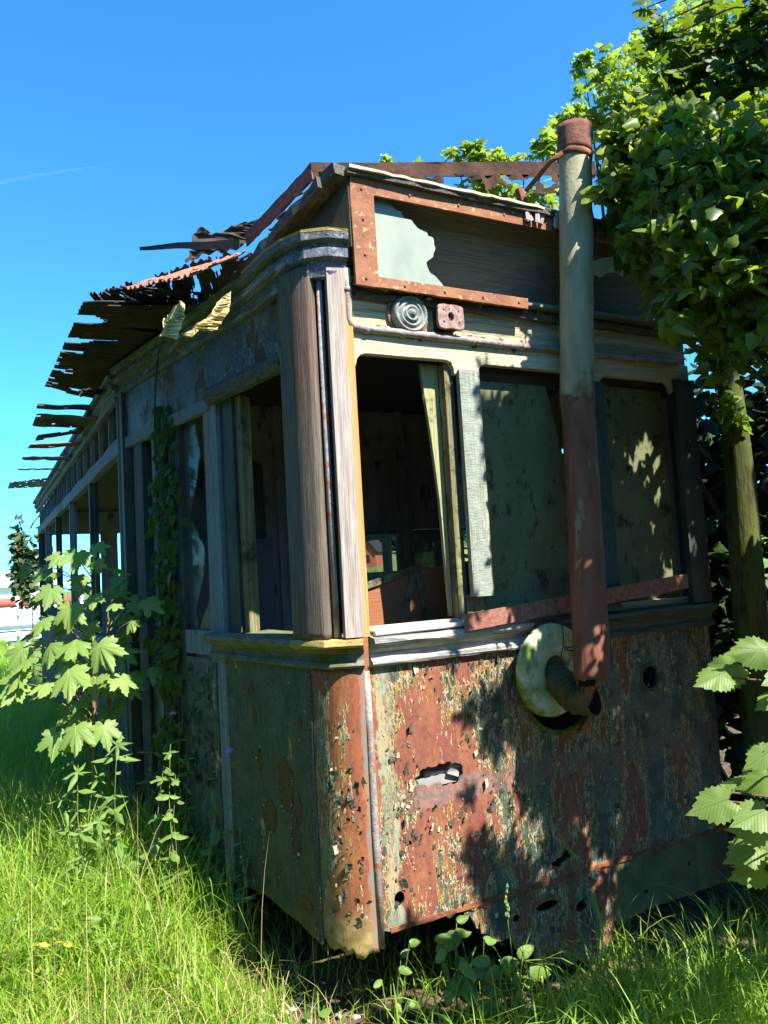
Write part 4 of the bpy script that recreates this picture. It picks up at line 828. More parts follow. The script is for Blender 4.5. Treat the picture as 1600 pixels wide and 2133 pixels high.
# corrugated elbow with its round wall flange
fc = Vector(atY(1158, 1397, -.10)); mouth = Vector(atY(1234, 1455, -.29))
el = thing('stove_pipe_elbow', 'corrugated pipe elbow with a mossy green round flange over the headlamp hole', 'pipe elbow', fc)
fl = part('flange', M['flange'], lambda b: b.lathe([(.068, -.04), (.066, -.004), (.074, .006), (.10, .004), (.150, .000), (.178, .004), (.194, .002), (.203, -.010), (.206, -.035), (.198, -.045)], Matrix.Translation(fc) @ rot_to((.10, -1, -.06)), 56), el, smooth=True)
s0 = fc+Vector((.0, .05, -.02)); max_ = Vector((.38, -.88, .20)).normalized(); pth = []
for i in range(81):
    t = i/80; pth.append(s0*(1-t)**3+(s0+Vector((-.01, -.13, -.01)))*3*t*(1-t)**2+(mouth-max_*.12)*3*t*t*(1-t)+mouth*t**3)
part('flange_throat', M['bellows'], lambda b: b.lathe([(.080, 0), (.06, .004), (0, .006)], Matrix.Translation(fc+Vector((0, .018, 0))) @ rot_to((.10, -1, -.06)), 32), el, smooth=True)
part('bellows', M['bellows'], lambda b: b.tube(pth, [(.050+.018*t/80)+(.012*(.5+.5*math.sin(t*2*PI/7.5)) if 8 < t < 66 else .002) for t in range(81)], 32, cap=False), el, smooth=True)
part('bellows_mouth', [M['bellows']], lambda b: b.lathe([(.069, -.03), (.074, -.01), (.075, .0), (.071, .003)], Matrix.Translation(mouth) @ rot_to(max_), 32), el, smooth=True)
part('bellows_bore', M['black'], lambda b: b.lathe([(.070, .002), (.064, -.02), (.05, -.07), (.0, -.08)], Matrix.Translation(mouth) @ rot_to(max_), 32), el, smooth=True)
part('torn_lip', M['frame'], lambda b: b.grid(lambda u, v: tuple(mouth+Vector((-.062+.06*u, -.005-.02*u, .055-.10*v*(1-.3*u)))), 8, 8, keep=lambda u, v: u+v*.8 < 1.15), el, solid=.003)
part('headlamp_rim', M['moss'], lambda b: b.tube([(.99+.214*math.cos(a), -.004, 1.19+.214*math.sin(a)) for a in np.linspace(math.radians(150), math.radians(325), 30)], [.010+.006*random.random() for _ in range(30)], 7), T)
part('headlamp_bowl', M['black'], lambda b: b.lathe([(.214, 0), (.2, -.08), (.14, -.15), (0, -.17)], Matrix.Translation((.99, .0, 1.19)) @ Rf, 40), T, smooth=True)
part('bent_rust_tab', M['frame'], lambda b: (b.box((1.10, -.02, .985), (.045, .01, .09), Matrix.Rotation(.5, 3, 'X') @ Matrix.Rotation(.3, 3, 'Y'), jit=.006), b.box((1.14, -.03, 1.045), (.06, .012, .04), Matrix.Rotation(-.6, 3, 'Y'), jit=.006)), T)
part('small_hole_rim', M['flake'], lambda b: b.lathe([(.052, 0), (.056, .006), (.066, .004), (.07, 0)], Matrix.Translation((1.554, -.007, 1.159)) @ Rf, 24), T, smooth=True)
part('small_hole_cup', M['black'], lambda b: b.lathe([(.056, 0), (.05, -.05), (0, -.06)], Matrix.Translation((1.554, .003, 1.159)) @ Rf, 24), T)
b = MB(); q0, q1 = Vector(atY(968, 1298, -.075)), Vector(atY(1432, 1210, -.075)); b.bar(q0, q1, .010, .072, seg=24, wob=.0); o = b.build('iron_bar', M['rustbar'], bevel=.002); rebase(o); tag(o, 'flat red brown iron bar resting along the front sill behind the pipe', 'iron bar')
b = MB(); wp = [atY(u, v, -.13-.1*(v > 1290)-.05*(v > 1330)) for u, v in ((1156, 1250), (1163, 1275), (1170, 1300), (1174, 1325), (1173, 1345), (1180, 1350), (1195, 1347), (1200, 1352), (1190, 1356), (1176, 1352))]; b.tube(wp, .0028, 5)
b.tube([atY(u, v, -.24) for u, v in ((1173, 1348), (1168, 1370), (1163, 1395))], .0022, 5); o = b.build('wire', M['black']); rebase(o); tag(o, 'thin looped wire dangling over the green flange', 'wire')
# ================================================================== DISTANCE
M['white'] = mat_simple('white_paint', (.62, .62, .60), (.78, .78, .76), 4)
M['concrete'] = mat_simple('pale_yard', (.40, .39, .37), (.52, .51, .48), 1.5)
M['slate'] = mat_simple('grey_roof', (.30, .31, .33), (.42, .43, .45), .8)
M['redwall'] = mat_simple('red_timber', (.32, .075, .035), (.42, .11, .05), .8)
M['steel'] = mat_simple('galvanised_steel', (.35, .36, .37), (.5, .5, .5), 4, spec=.5)
yd = MB(); yd.grid(lambda u, v: (-14+18*u, 24+30*v, float(gz(-14+18*u, 24+30*v))+.02), 12, 12); o = yd.build('yard', M['concrete']); tag(o, kind='structure')
def rail_fence():
    f = thing('rail_fence', 'white rail fence with long horizontal pipes beyond the meadow', 'fence', (0, 22, 0))
    for z in (.55, .85, 1.15, 1.95): part('rail', M['white'], lambda b: b.tube([(-6, 22, z), (1.6, 22, z)], .06, 8), f, smooth=True)
    for x in (-4.4, -2.4, -.35, 1.4): part('post', M['white'], lambda b: b.tube([(x, 22.1, 0), (x, 22.1, 2.0)], .05, 8), f, smooth=True)
rail_fence()
b = MB(); b.tube([(-6, 26, 1.45), (1.9, 26, 1.42)], .16, 12); o = b.build('rusty_pipe', M['rustred'], smooth=True); rebase(o); tag(o, 'long red rusty pipe lying behind the white fence', 'pipe')
for k, z in enumerate((.3, .62, .94)):
    b = MB(); b.box((-2, 27+.2*k, z), (8, .9, .26)); o = b.build('white_beam', M['white'], bevel=.02); rebase(o); tag(o, ('lowest', 'middle', 'topmost')[k]+' of the white beams stacked behind the fence', 'beam', 'stacked white beams')
def house(name, label, c, sz, h, rh, wallm, roofm, rz=0.):
    t = thing(name, label, 'house', c); R = Matrix.Translation(c) @ Matrix.Rotation(rz, 4, 'Z'); x, y = sz[0]/2, sz[1]/2
    def wl(b): b.add([R @ Vector(p) for p in ((-x,-y,-.5),(x,-y,-.5),(x,y,-.5),(-x,y,-.5),(-x,-y,h),(x,-y,h),(x,y,h),(-x,y,h),(0,-y,h+rh),(0,y,h+rh))], [(0,1,5,8,4),(2,3,7,9,6),(1,2,6,5),(3,0,4,7)])
    part('wall', wallm, wl, t)
    def rf(b):
        e = .35
        for s in (-1, 1): b.add([R @ Vector(p) for p in ((s*(x+e), -y-e, h-e*rh/x), (s*(x+e), y+e, h-e*rh/x), (0, y+e, h+rh), (0, -y-e, h+rh))], [(0, 1, 2, 3)])
    rfo = part('roof', roofm, rf, t, solid=.12); part('chimney', M['redwall'], lambda b: b.box(R @ Vector((.6, .5, h+rh)), (.6, .6, 1.2)), rfo)
    for px_, z in ((-x*.45, h*.45), (x*.45, h*.45), (0, h*.95)):
        w_ = part('window', M['white'] if wallm is M['white'] else M['black'], lambda b: b.box(R @ Vector((px_, -y-.02, z)), (.9, .08, 1.1), R.to_3x3()), t); part('pane', M['black'], lambda b: b.box(R @ Vector((px_, -y-.07, z)), (.7, .04, .9), R.to_3x3()), w_)
    return t
hp = atD(762, 1180, 118); house('red_house', 'small red house with a steep dark gable on the green hillside', (hp[0], hp[1], float(gz(hp[0], hp[1]))), (5, 8), 2.6, 3.4, M['redwall'], M['black'], -YAW-.2)
house('white_shed', 'long pale shed with a low grey roof beyond the fence', (-2.2, 62, 0), (9, 6), 2.2, 1.0, M['white'], M['slate'], PI/2)
house('white_shed', 'smaller pale shed behind the long grey roofed one', (2.0, 72, 0), (7, 5), 2.4, 1.1, M['white'], M['slate'], PI/2)
def pylon():
    t = thing('lattice_pylon', 'thin lattice pylon at the left edge of the view', 'pylon', (-1.15, 60, 0)); c = Vector((-1.15, 60, 0)); H = 11.5
    for sx in (-1, 1):
        for sy in (-1, 1): part('leg', M['steel'], lambda b: b.bar(c+Vector((sx*.42, sy*.42, 0)), c+Vector((sx*.12, sy*.12, H)), .06, .06), t)
    def lac(b):
        for i in range(26):
            z0, z1 = H*i/26, H*(i+1)/26; r0 = .42-.3*i/26; r1 = .42-.3*(i+1)/26
            for s in (-1, 1): b.bar(c+Vector((-r0, s*r0, z0)), c+Vector((r1, s*r1, z1)), .03, .03); b.bar(c+Vector((s*r0, r0, z0)), c+Vector((s*r1, -r1, z1)), .03, .03)
    part('lattice', M['steel'], lac, t)
    for k, z in enumerate((7.0, 8.6, 10.4)):
        b = MB(); b.tube([Vector((-1.15+12*i/12, 60-4*i/12, z-.5*math.sin(PI*i/12)*1.2-.12*i)) for i in range(13)], .016, 5); o = b.build('power_line', M['black']); rebase(o); tag(o, ('lowest', 'middle', 'top')[k]+' power line running off the lattice pylon', 'cable', 'power lines')
pylon()
b = MB(); q = [atD(u, v, 1500) for u, v in ((-20, 384), (60, 368), (140, 355), (235, 343))]; b.tube(q, [3.2, 2.6, 1.6, .5], 8); M['cloud'] = mat_simple('vapour', (.75, .78, .82), (.85, .87, .9), .01)
n = N('contrail_vapour'); n.done((.8, .85, .9)); tr = n.t.nodes.new('ShaderNodeBsdfTransparent'); mx = n.t.nodes.new('ShaderNodeMixShader'); mx.inputs[0].default_value = .03; n.t.links.new(tr.outputs[0], mx.inputs[1]); n.t.links.new(n.b.outputs[0], mx.inputs[2]); n.t.links.new(mx.outputs[0], n.out.inputs[0])
o = b.build('contrail', n.m, smooth=True); tag(o, kind='structure')

# ================================================================== VEGETATION
L = {}
L['maple'] = mat_leaf('maple_leaf', (.075, .14, .016), (.13, .20, .025), (.40, .56, .04), .45)
L['ivy'] = mat_leaf('ivy_leaf', (.030, .068, .010), (.11, .17, .02), (.36, .50, .025), .38, .42, spec=.3)
L['young'] = mat_leaf('sunlit_ivy_leaf', (.10, .17, .015), (.20, .25, .02), (.42, .52, .03), .40, .45, spec=.3)  # sunlight on the upper ivy clusters is put into this yellower green
L['dark'] = mat_leaf('deep_shade_leaf', (.010, .022, .007), (.022, .042, .011), (.05, .08, .01), .15, .5, spec=.2)  # near-black green paints in the deep shade of the bush
L['shadow'] = mat_leaf('shaded_leaf', (.034, .066, .010), (.060, .10, .016), (.20, .30, .015), .36, .5, spec=.2)  # darker green carries the shade on the overhanging branch
L['syc'] = mat_leaf('sycamore_leaf', (.11, .19, .035), (.19, .28, .06), (.30, .46, .03), .30, .5, (.28, .36, .12), 7)
L['hazel'] = mat_leaf('hazel_leaf', (.10, .17, .03), (.15, .22, .045), (.34, .46, .05), .36, .5, (.10, .15, .03), 9)
L['herb'] = mat_leaf('herb_leaf', (.085, .16, .025), (.15, .24, .04), (.22, .36, .04), .32, .5, (.16, .24, .07), 5)
L['grass'] = mat_leaf('grass_blade', (.14, .28, .028), (.29, .40, .055), (.50, .70, .06), .45, .45)
L['straw'] = mat_leaf('dry_straw', (.30, .22, .09), (.42, .34, .16), (.3, .22, .08), .2, .7)
L['far'] = mat_leaf('far_leaf', (.03, .055, .015), (.06, .09, .025), (.10, .16, .03), .2, .7)
L['yellow'] = mat_leaf('yellow_herb', (.24, .27, .02), (.34, .33, .03), (.5, .5, .03), .35)
M['stem'] = mat_simple('green_stem', (.08, .12, .03), (.14, .17, .05), 30, (1, 1, .3))
M['twig'] = mat_simple('twig_bark', (.045, .035, .022), (.10, .075, .05), 30)
M['bark'] = mat_simple('mossy_bark', (.055, .065, .02), (.10, .115, .035), 12, (1, 1, .2), .95, 1., (.045, .032, .018), (.5, .65), .1)
M['pink'] = mat_simple('pink_petal', (.55, .12, .35), (.65, .2, .45), 40)
M['stone'] = mat_simple('pale_stone', (.30, .27, .22), (.46, .43, .37), 20, bump=.8)
def inframe(P, m=30):
    u, v, z = pix(P); return (z > .2) & (u > -m) & (u < IW+m) & (v > -m) & (v < IH+m)
# ---- ivy tree in front of the tram's right corner
iv = thing('ivy_tree', 'ivy smothered tree hanging dark glossy leaves over the right front corner', 'tree', V(atZ(1600, 1880, 0)))
tp = [atY(1650, 2300, -.12), atY(1600, 1800, -.12), atY(1583, 1500, -.12), atY(1560, 1250, -.12), atY(1542, 1000, -.12), atY(1522, 820, -.12), atY(1500, 700, -.15), atY(1470, 560, -.2), atY(1440, 430, -.3)]
part('trunk', M['bark'], lambda b: b.tube(tp, [.12, .10, .09, .085, .075, .062, .05, .04, .02], 14), iv, smooth=True)
part('limb', M['bark'], lambda b: (b.tube([tp[6], atY(1560, 690, -.3), atD(1600, 640, 3.0), atD(1700, 600, 2.8)], [.035, .03, .025, .02], 8), b.tube([tp[7], atD(1400, 480, 3.3), atD(1320, 420, 3.3)], [.03, .02, .008], 7), b.tube([tp[7], atD(1530, 420, 3.2), atD(1580, 300, 3.1)], [.03, .02, .01], 7), b.tube([tp[6], atD(1560, 720, 3.0), atD(1600, 765, 2.9)], [.02, .015, .01], 6)), iv, smooth=True)
pts = []
for (u, v, d, r, n_) in ((1290, 350, 3.75, (.10, .10, .10), 130), (1285, 440, 3.72, (.08, .08, .09), 110), (1330, 520, 3.65, (.12, .10, .09), 150), (1330, 400, 3.6, (.17, .12, .17), 420), (1400, 330, 3.4, (.28, .3, .24), 900), (1520, 360, 3.3, (.34, .35, .30), 1100), (1430, 470, 3.3, (.28, .3, .22), 900), (1560, 520, 3.2, (.30, .35, .27), 900), (1480, 590, 3.15, (.22, .3, .17), 600), (1570, 650, 3.0, (.16, .25, .14), 420), (1490, 660, 3.1, (.13, .2, .09), 220), (1400, 560, 3.25, (.10, .2, .10), 160), (1640, 450, 3.0, (.35, .4, .4), 600), (1265, 395, 3.62, (.05, .05, .05), 36), (1310, 300, 3.6, (.1, .12, .08), 90), (1690, 700, 2.8, (.25, .3, .2), 250)):
    pts.append(blob(int(n_*1.25), atD(u, v, d), r, .35))
pts += [blob(90, atY(1500, 740, -.2), (.08, .08, .12), .3), blob(50, atY(1525, 850, -.18), (.06, .06, .14), .4)]
pts += [blob(900, (1.22, -.88, 3.02), (.30, .22, .42), .0), blob(700, (1.45, -.75, 2.85), (.34, .25, .45), .0), blob(500, (1.75, -.7, 2.9), (.35, .25, .5), .0)]
fx = rng.uniform(.64, 2.0, 9000); fz = rng.uniform(1.42, 2.75, 9000); ft = rng.uniform(.85, 2.4, 9000)
fp = np.stack([fx, 0*fx, fz], 1)+ft[:, None]*SUN; fu, fv, _d = pix(fp)
dap = np.array([mnoise.noise((a*7.5+.3*b_, b_*3.4, 4.5)) for a, b_ in zip(fx, fz)])
fp = fp[(fu > 1330+.25*np.abs(fv-420)) & (fv > 215) & (fv < 690) & (dap < .17)]
pts = np.concatenate(pts); keep_ = np.array([mnoise.noise((p[0]*5, p[1]*5, p[2]*5)) for p in pts]) > -.20; pts = np.concatenate([pts[keep_], fp[:2600]])
foliage('crown', 'ivy', pts, rng.uniform(.028, .066, len(pts)), L['ivy'], iv, (-.25, -.6, .85), 1.2, .9)
yp = np.concatenate([blob(n_, atD(u, v, d), r, .3) for u, v, d, r, n_ in ((1330, 245, 3.5, (.13, .15, .06), 70), (1290, 300, 3.5, (.08, .1, .07), 50), (1390, 265, 3.2, (.12, .1, .06), 60), (1540, 300, 3.0, (.12, .12, .05), 60), (1590, 330, 2.9, (.08, .1, .06), 40), (1245, 392, 3.45, (.035, .05, .03), 12), (1310, 360, 3.4, (.08, .1, .06), 30), (1480, 590, 2.9, (.10, .1, .04), 26), (1560, 560, 2.85, (.10, .1, .05), 26), (1400, 660, 3.0, (.04, .06, .03), 7), (1440, 330, 3.1, (.12, .1, .05), 40))])
foliage('sunlit_leaves', 'ivy', yp, rng.uniform(.045, .075, len(yp)), L['young'], iv, (-.1, -.5, .9), .8, .5)
def ivt(b):
    o_ = Vector(atY(1470, 560, -.2))
    for u, v, d in ((1290, 380, 3.6), (1330, 250, 3.4), (1400, 260, 3.2), (1500, 300, 3.0), (1590, 330, 2.9), (1440, 340, 3.0), (1380, 420, 3.05), (1480, 480, 2.9), (1560, 560, 2.8), (1420, 600, 2.95), (1590, 440, 2.8), (1540, 400, 2.85)):
        e = Vector(atD(u, v, d)); m_ = o_.lerp(e, .6)+Vector(rand_dirs(1)[0])*.06; b.tube([o_, m_, e, e+Vector((-.03, -.04, .06))], [.010, .007, .004, .0015], 5)
        for _ in range(5): q = m_.lerp(e, random.random()); b.tube([q, q+Vector(rand_dirs(1)[0])*.09, q+Vector(rand_dirs(1)[0])*.16], [.003, .002, .001], 4)
part('twigs', M['twig'], ivt, iv)
# ---- maple standing behind the tram on the right
mp = thing('maple_tree', 'bright sunlit maple rising behind the tram roof on the right', 'tree', (5.2, 3.6, 0))
part('trunk', M['twig'], lambda b: b.tube([(5.2, 3.6, -.2), (5.15, 3.5, 2), (5.1, 3.4, 4), (5.0, 3.2, 6)], [.17, .14, .10, .05], 12), mp, smooth=True)
cl = [(1330, 185, 6.4, (.55, .5, .28), 420), (1250, 150, 6.6, (.22, .3, .18), 130), (1215, 125, 6.6, (.10, .1, .12), 40), (1190, 245, 6.4, (.16, .2, .10), 60), (1160, 290, 6.3, (.14, .2, .10), 50), (1400, 120, 7.0, (.5, .5, .5), 420), (1510, 60, 7, (.6, .6, .5), 520), (1580, 180, 7, (.5, .5, .5), 420), (1430, 240, 6.6, (.6, .5, .3), 420), (1260, 250, 6.6, (.28, .3, .16), 160), (1700, 100, 7, (.8, .8, .8), 400),
      (985, 312, 6.0, (.10, .1, .10), 60), (1030, 330, 6.0, (.18, .1, .06), 55), (1095, 325, 6.0, (.07, .1, .05), 16), (948, 322, 6.0, (.06, .06, .05), 14), (802, 332, 6.2, (.06, .05, .06), 18), (866, 344, 6.2, (.04, .05, .03), 6), (1135, 300, 6.0, (.09, .1, .14), 60), (1050, 395, 6.0, (.3, .2, .07), 70), (1130, 410, 6.0, (.2, .2, .10), 80), (1090, 430, 6.0, (.2, .2, .06), 40), (1010, 375, 6.0, (.2, .2, .05), 40), (1330, 100, 6.8, (.16, .2, .14), 60), (1475, 10, 7, (.2, .2, .2), 60)]
pts = np.concatenate([blob(int(c[4]*.72), atD(*c[:3]), c[3], .2) for c in cl]); foliage('crown', 'maple', pts, rng.uniform(.06, .095, len(pts)), L['maple'], mp, (0, -.35, 1), .8, .5)
def mtw(b):
    for c in cl:
        e = Vector(atD(*c[:3])); s = Vector((5.1, 3.4, 3.6)) if c[0] > 1150 else Vector((3.2, 3.0, 3.1)); m_ = s.lerp(e, .55)+Vector((0, 0, .25)); b.tube([s, m_, e], [.03, .016, .002], 5)
part('limb', M['twig'], mtw, mp)
# ---- shading maple: overhangs from the right, mostly outside the picture
ov = thing('overhanging_maple', 'dark shaded maple branch reaching in at the top right corner', 'tree', (3.6, -2.6, 0))
part('trunk', M['twig'], lambda b: b.tube([(3.6, -2.6, -.2), (3.5, -2.5, 1.5), (3.3, -2.3, 3), (2.9, -1.9, 4.5)], [.2, .17, .14, .08], 12), ov, smooth=True)
cl2 = [(1325, 25, 4.6, (.05, .1, .04), 12), (1400, 150, 4.6, (.12, .15, .10), 60), (1350, 60, 4.6, (.10, .2, .05), 22), (1390, 80, 4.6, (.14, .2, .09), 50), (1450, 130, 4.5, (.22, .25, .18), 160), (1420, 200, 4.5, (.2, .2, .12), 110), (1520, 190, 4.4, (.22, .25, .2), 170), (1570, 90, 4.3, (.2, .3, .25), 170), (1560, 20, 4.3, (.18, .3, .12), 90), (1480, 30, 4.5, (.08, .2, .06), 24), (1590, 270, 4.2, (.15, .2, .12), 70), (1700, 100, 4.1, (.4, .5, .5), 350)]
P_in = np.concatenate([blob(int(c[4]*.38), atD(*c[:3]), c[3], .1) for c in cl2])
def shade_cover(X, Z):
    """how densely the out-of-frame crown covers each spot of the tram front"""
    nz = np.array([mnoise.noise(((x+.45*z)*5.2, (z-.45*x)*1.7, .5)) for x, z in zip(X, Z)])
    lo = np.clip((X-.34+.14*(1.25-Z))*.90, 0, .92)
    hole_ = np.array([mnoise.noise(((x+.35*z)*6.5, z*2.2, 9.5)) for x, z in zip(X, Z)])
    low = (nz < (-.42+lo*1.02)) & (X > .12) & (hole_ < .26+.16*smooth(.9, 1.5, X))
    g = (nz < -.22+.35*smooth(.9, 1.8, X)) & (X > .05)
    sp_ = np.array([mnoise.noise((x*7.5+.3*z, z*3.6, 4.5)) for x, z in zip(X, Z)])
    mid = (X > .69+.06*nz) & (sp_ < .30)
    top = X > 1.24+.10*nz
    return np.where(Z > 2.55, top, np.where(Z > 1.52, mid, np.where(Z > .05, low, g)))
nn = 60000
X = rng.uniform(0, 3.0, nn); Z = rng.uniform(-1.3, 3.7, nn); ok = shade_cover(X, Z); X, Z = X[ok], Z[ok]
t = rng.uniform(1.4, 4.2, len(X)); P = np.stack([X, 0*X, Z], 1)+t[:, None]*SUN
u, v, z = pix(P); out = ~((z > .1) & (u > -60) & (u < IW+70) & (v > -90) & (v < IH+60)) & (P[:, 2] > 1.4) & (P[:, 0] > .4)
gap = np.array([mnoise.noise((p[0]*2.6, p[1]*2.6, p[2]*2.6)) for p in P]) > -.25
use_ = (Z < 1.45) | (Z > 2.55) | (X < .95)
P = P[out & gap & use_]; P = P[:8000]; print('shade leaves', len(P))
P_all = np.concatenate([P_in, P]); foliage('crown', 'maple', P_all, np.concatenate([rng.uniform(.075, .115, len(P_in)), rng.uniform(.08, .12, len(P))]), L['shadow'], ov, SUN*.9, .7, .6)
def otw(b):
    for c in cl2[:9]:
        e = Vector(atD(*c[:3])); s = Vector((2.9, -1.9, 4.4)); m_ = s.lerp(e, .5)+Vector((0, 0, .12)); b.tube([s, m_, e], [.03, .015, .003], 5)
part('limb', M['twig'], otw, ov)
# ---- dark undergrowth right of the tram
us = thing('elder_bush', 'dense dark bush in deep shade between the tram corner and the ivy trunk', 'bush', (3.0, 1.2, 0))
pts = np.concatenate([blob(1500, (3.0, 1.3, 1.0), (.75, 1.2, 1.1), .3), blob(1300, (3.2, 1.2, 2.4), (.8, 1.2, 1.0), .3), blob(700, (3.3, -.2, .8), (.6, .5, .9), .3), blob(900, (3.6, .3, 2.6), (.7, .8, .9), .3), blob(1600, (3.7, 3.2, 1.6), (.9, 1.3, 1.8), .3), blob(500, (2.9, .6, 1.4), (.35, .5, 1.2), .2)])
pts = pts[(pts[:, 0] > 2.3)]
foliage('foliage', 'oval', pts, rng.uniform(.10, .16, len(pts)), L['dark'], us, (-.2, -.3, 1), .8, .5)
part('stems', M['twig'], lambda b: [b.tube([(3+random.uniform(-.5, .5), 1.2+random.uniform(-.9, .9), -.1), (3+random.uniform(-.7, .6), 1.2+random.uniform(-1, 1), 1.5), (3+random.uniform(-.7, .8), 1.1+random.uniform(-1, 1), 2.8)], [.03, .022, .008], 6) for _ in range(14)], us)
# ---- hazel leaves at the right edge
hz = thing('hazel_shrub', 'hazel shrub with large pale sunlit serrated leaves at the right edge', 'shrub', (.75, -1.75, 0))
hl = [(1530, 1385, .10, 1.75), (1500, 1408, .085, 1.72), (1592, 1362, .09, 1.7), (1602, 1455, .06, 1.75), (1590, 1565, .07, 1.7), (1512, 1668, .095, 1.66), (1560, 1640, .075, 1.8), (1498, 1648, .035, 1.7), (1585, 1690, .09, 1.64), (1572, 1765, .095, 1.75), (1578, 1815, .085, 1.74), (1610, 1735, .10, 1.68), (1600, 1625, .08, 1.75), (1545, 1690, .06, 1.8), (1560, 1605, .05, 1.8), (1650, 1400, .1, 1.7), (1660, 1600, .1, 1.65), (1650, 1780, .1, 1.7)]
Ph = np.array([atD(u+22, v-6, d) for u, v, s, d in hl]); Th = np.array([-RGT*(1+.2*rng.normal())-UPV*(.25+.35*rng.random())-FWD*.25*rng.normal() for _ in hl]); Nh = np.array([UPV*.75-FWD*(.55+.3*rng.random())+rand_dirs(1)[0]*.3 for _ in hl])
link('foliage', leaves_mesh('hz', 'hazel', Ph, Nh, Th, np.array([h[2]*.82 for h in hl])), L['hazel'], hz, smooth=True)
part('twigs', M['twig'], lambda b: [b.tube([atD(1720, v0, 1.72), atD(1640, v1, 1.74), atD(u, v, d)], [.006, .004, .0015], 5) for (u, v, s, d), v0, v1 in [(h, h[1]+60, h[1]+15) for h in hl]] + [b.tube([(.75, -1.75, -.1), (.6, -1.75, .8), (.5, -1.7, 1.7)], [.02, .015, .008], 7)], hz)
# ---- sycamore sapling on the left
sy = thing('sycamore_sapling', 'young sycamore with big lobed leaves growing beside the tram on the left', 'sapling', V(atD(200, 1800, 4.1)*[1, 1, 0]))
sl_ = [(165, 1160, .19, 4.0), (196, 1150, .13, 4.2), (130, 1170, .12, 4.0), (228, 1205, .15, 4.3), (112, 1235, .17, 3.95), (180, 1215, .13, 4.1), (265, 1225, .19, 4.7), (150, 1268, .19, 3.9), (195, 1255, .15, 4.0), (225, 1250, .17, 4.3), (290, 1275, .22, 4.8), (100, 1300, .17, 3.9), (245, 1305, .18, 4.6), (185, 1310, .14, 4.1), (205, 1348, .22, 3.85), (115, 1352, .18, 3.9), (280, 1345, .20, 4.7), (70, 1385, .17, 3.85), (150, 1400, .24, 3.8), (255, 1390, .16, 4.5), (48, 1440, .19, 3.85), (225, 1430, .14, 4.0), (105, 1445, .15, 4.1), (300, 1400, .17, 4.8), (180, 1470, .15, 4.1), (250, 1470, .16, 4.6), (265, 1270, .17, 4.6), (310, 1320, .16, 4.9), (235, 1340, .17, 4.6), (140, 1320, .13, 4.2), (215, 1490, .14, 4.2), (290, 1450, .15, 4.7), (120, 1210, .10, 4.1), (270, 1420, .14, 4.5), (60, 1420, .12, 4.0), (200, 1180, .11, 4.1), (275, 1310, .10, 3.9), (240, 1275, .10, 3.95)]
sl_ += [(random.uniform(60, 320), random.uniform(1190, 1490), random.uniform(.12, .20), random.uniform(4.2, 5.0)) for _ in range(26)]+[(random.uniform(50, 280), random.uniform(1330, 1580), random.uniform(.13, .21), random.uniform(3.8, 4.3)) for _ in range(22)]
Pl = np.array([atD(u, v-18, d) for u, v, s, d in sl_]); cx = np.array(atD(205, 1330, 4.2))
Tl = np.array([unit((p-cx)*[1, 1, .3])*.7+np.array([0, 0, -.75])+rand_dirs(1)[0]*.25 for p in Pl]); Nl = np.array([np.array([-.25, -.6, .75])+rand_dirs(1)[0]*.45 for _ in Pl])
link('foliage', leaves_mesh('sy', 'syc', Pl, Nl, Tl, np.array([s[2]*.66 for s in sl_])), L['syc'], sy, smooth=True)
def system(b):
    main = [atD(195, 1640, 4.1), atD(196, 1480, 4.1), atD(192, 1380, 4.1), atD(198, 1280, 4.12), atD(200, 1170, 4.12)]; b.tube(main, [.012, .010, .008, .006, .004], 7)
    sec = [atD(228, 1640, 4.25), atD(225, 1480, 4.25), atD(224, 1330, 4.25), atD(226, 1220, 4.25)]; b.tube(sec, [.009, .008, .006, .004], 7)
    for p, s_ in zip(Pl, sl_):
        u, v, s, d = s_; m = main if u < 215 else sec; k = Vector(atD(200 if u < 215 else 225, v+45, 4.15)); b.tube([k, k.lerp(Vector(p), .5)+Vector((0, 0, .04)), p], [.004, .003, .002], 5)
M['petiole'] = mat_simple('sapling_stem', (.16, .10, .05), (.18, .17, .06), 20)
part('stem', M['petiole'], system, sy, smooth=True)
# ---- ivy climbing the side post
ic = thing('climbing_ivy', 'dark ivy climbing the old door post on the tram side', 'ivy', (on_side(1.55)-.03, 1.55, .1))
pv = []
for _ in range(400):
    Y = random.gauss(1.55, .075); pv.append((on_side(Y)-.02-abs(random.gauss(0, .02)), Y, random.uniform(.2, 2.75)))
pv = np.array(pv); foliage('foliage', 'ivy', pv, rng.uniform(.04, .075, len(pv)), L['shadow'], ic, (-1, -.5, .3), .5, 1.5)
part('stems', M['twig'], lambda b: [b.tube([(on_side(1.5+.05*k)-.012, 1.5+.05*k+random.uniform(-.03, .03), z) for z in (.1, .7, 1.3, 1.9, 2.6)], .006, 5) for k in range(3)], ic)
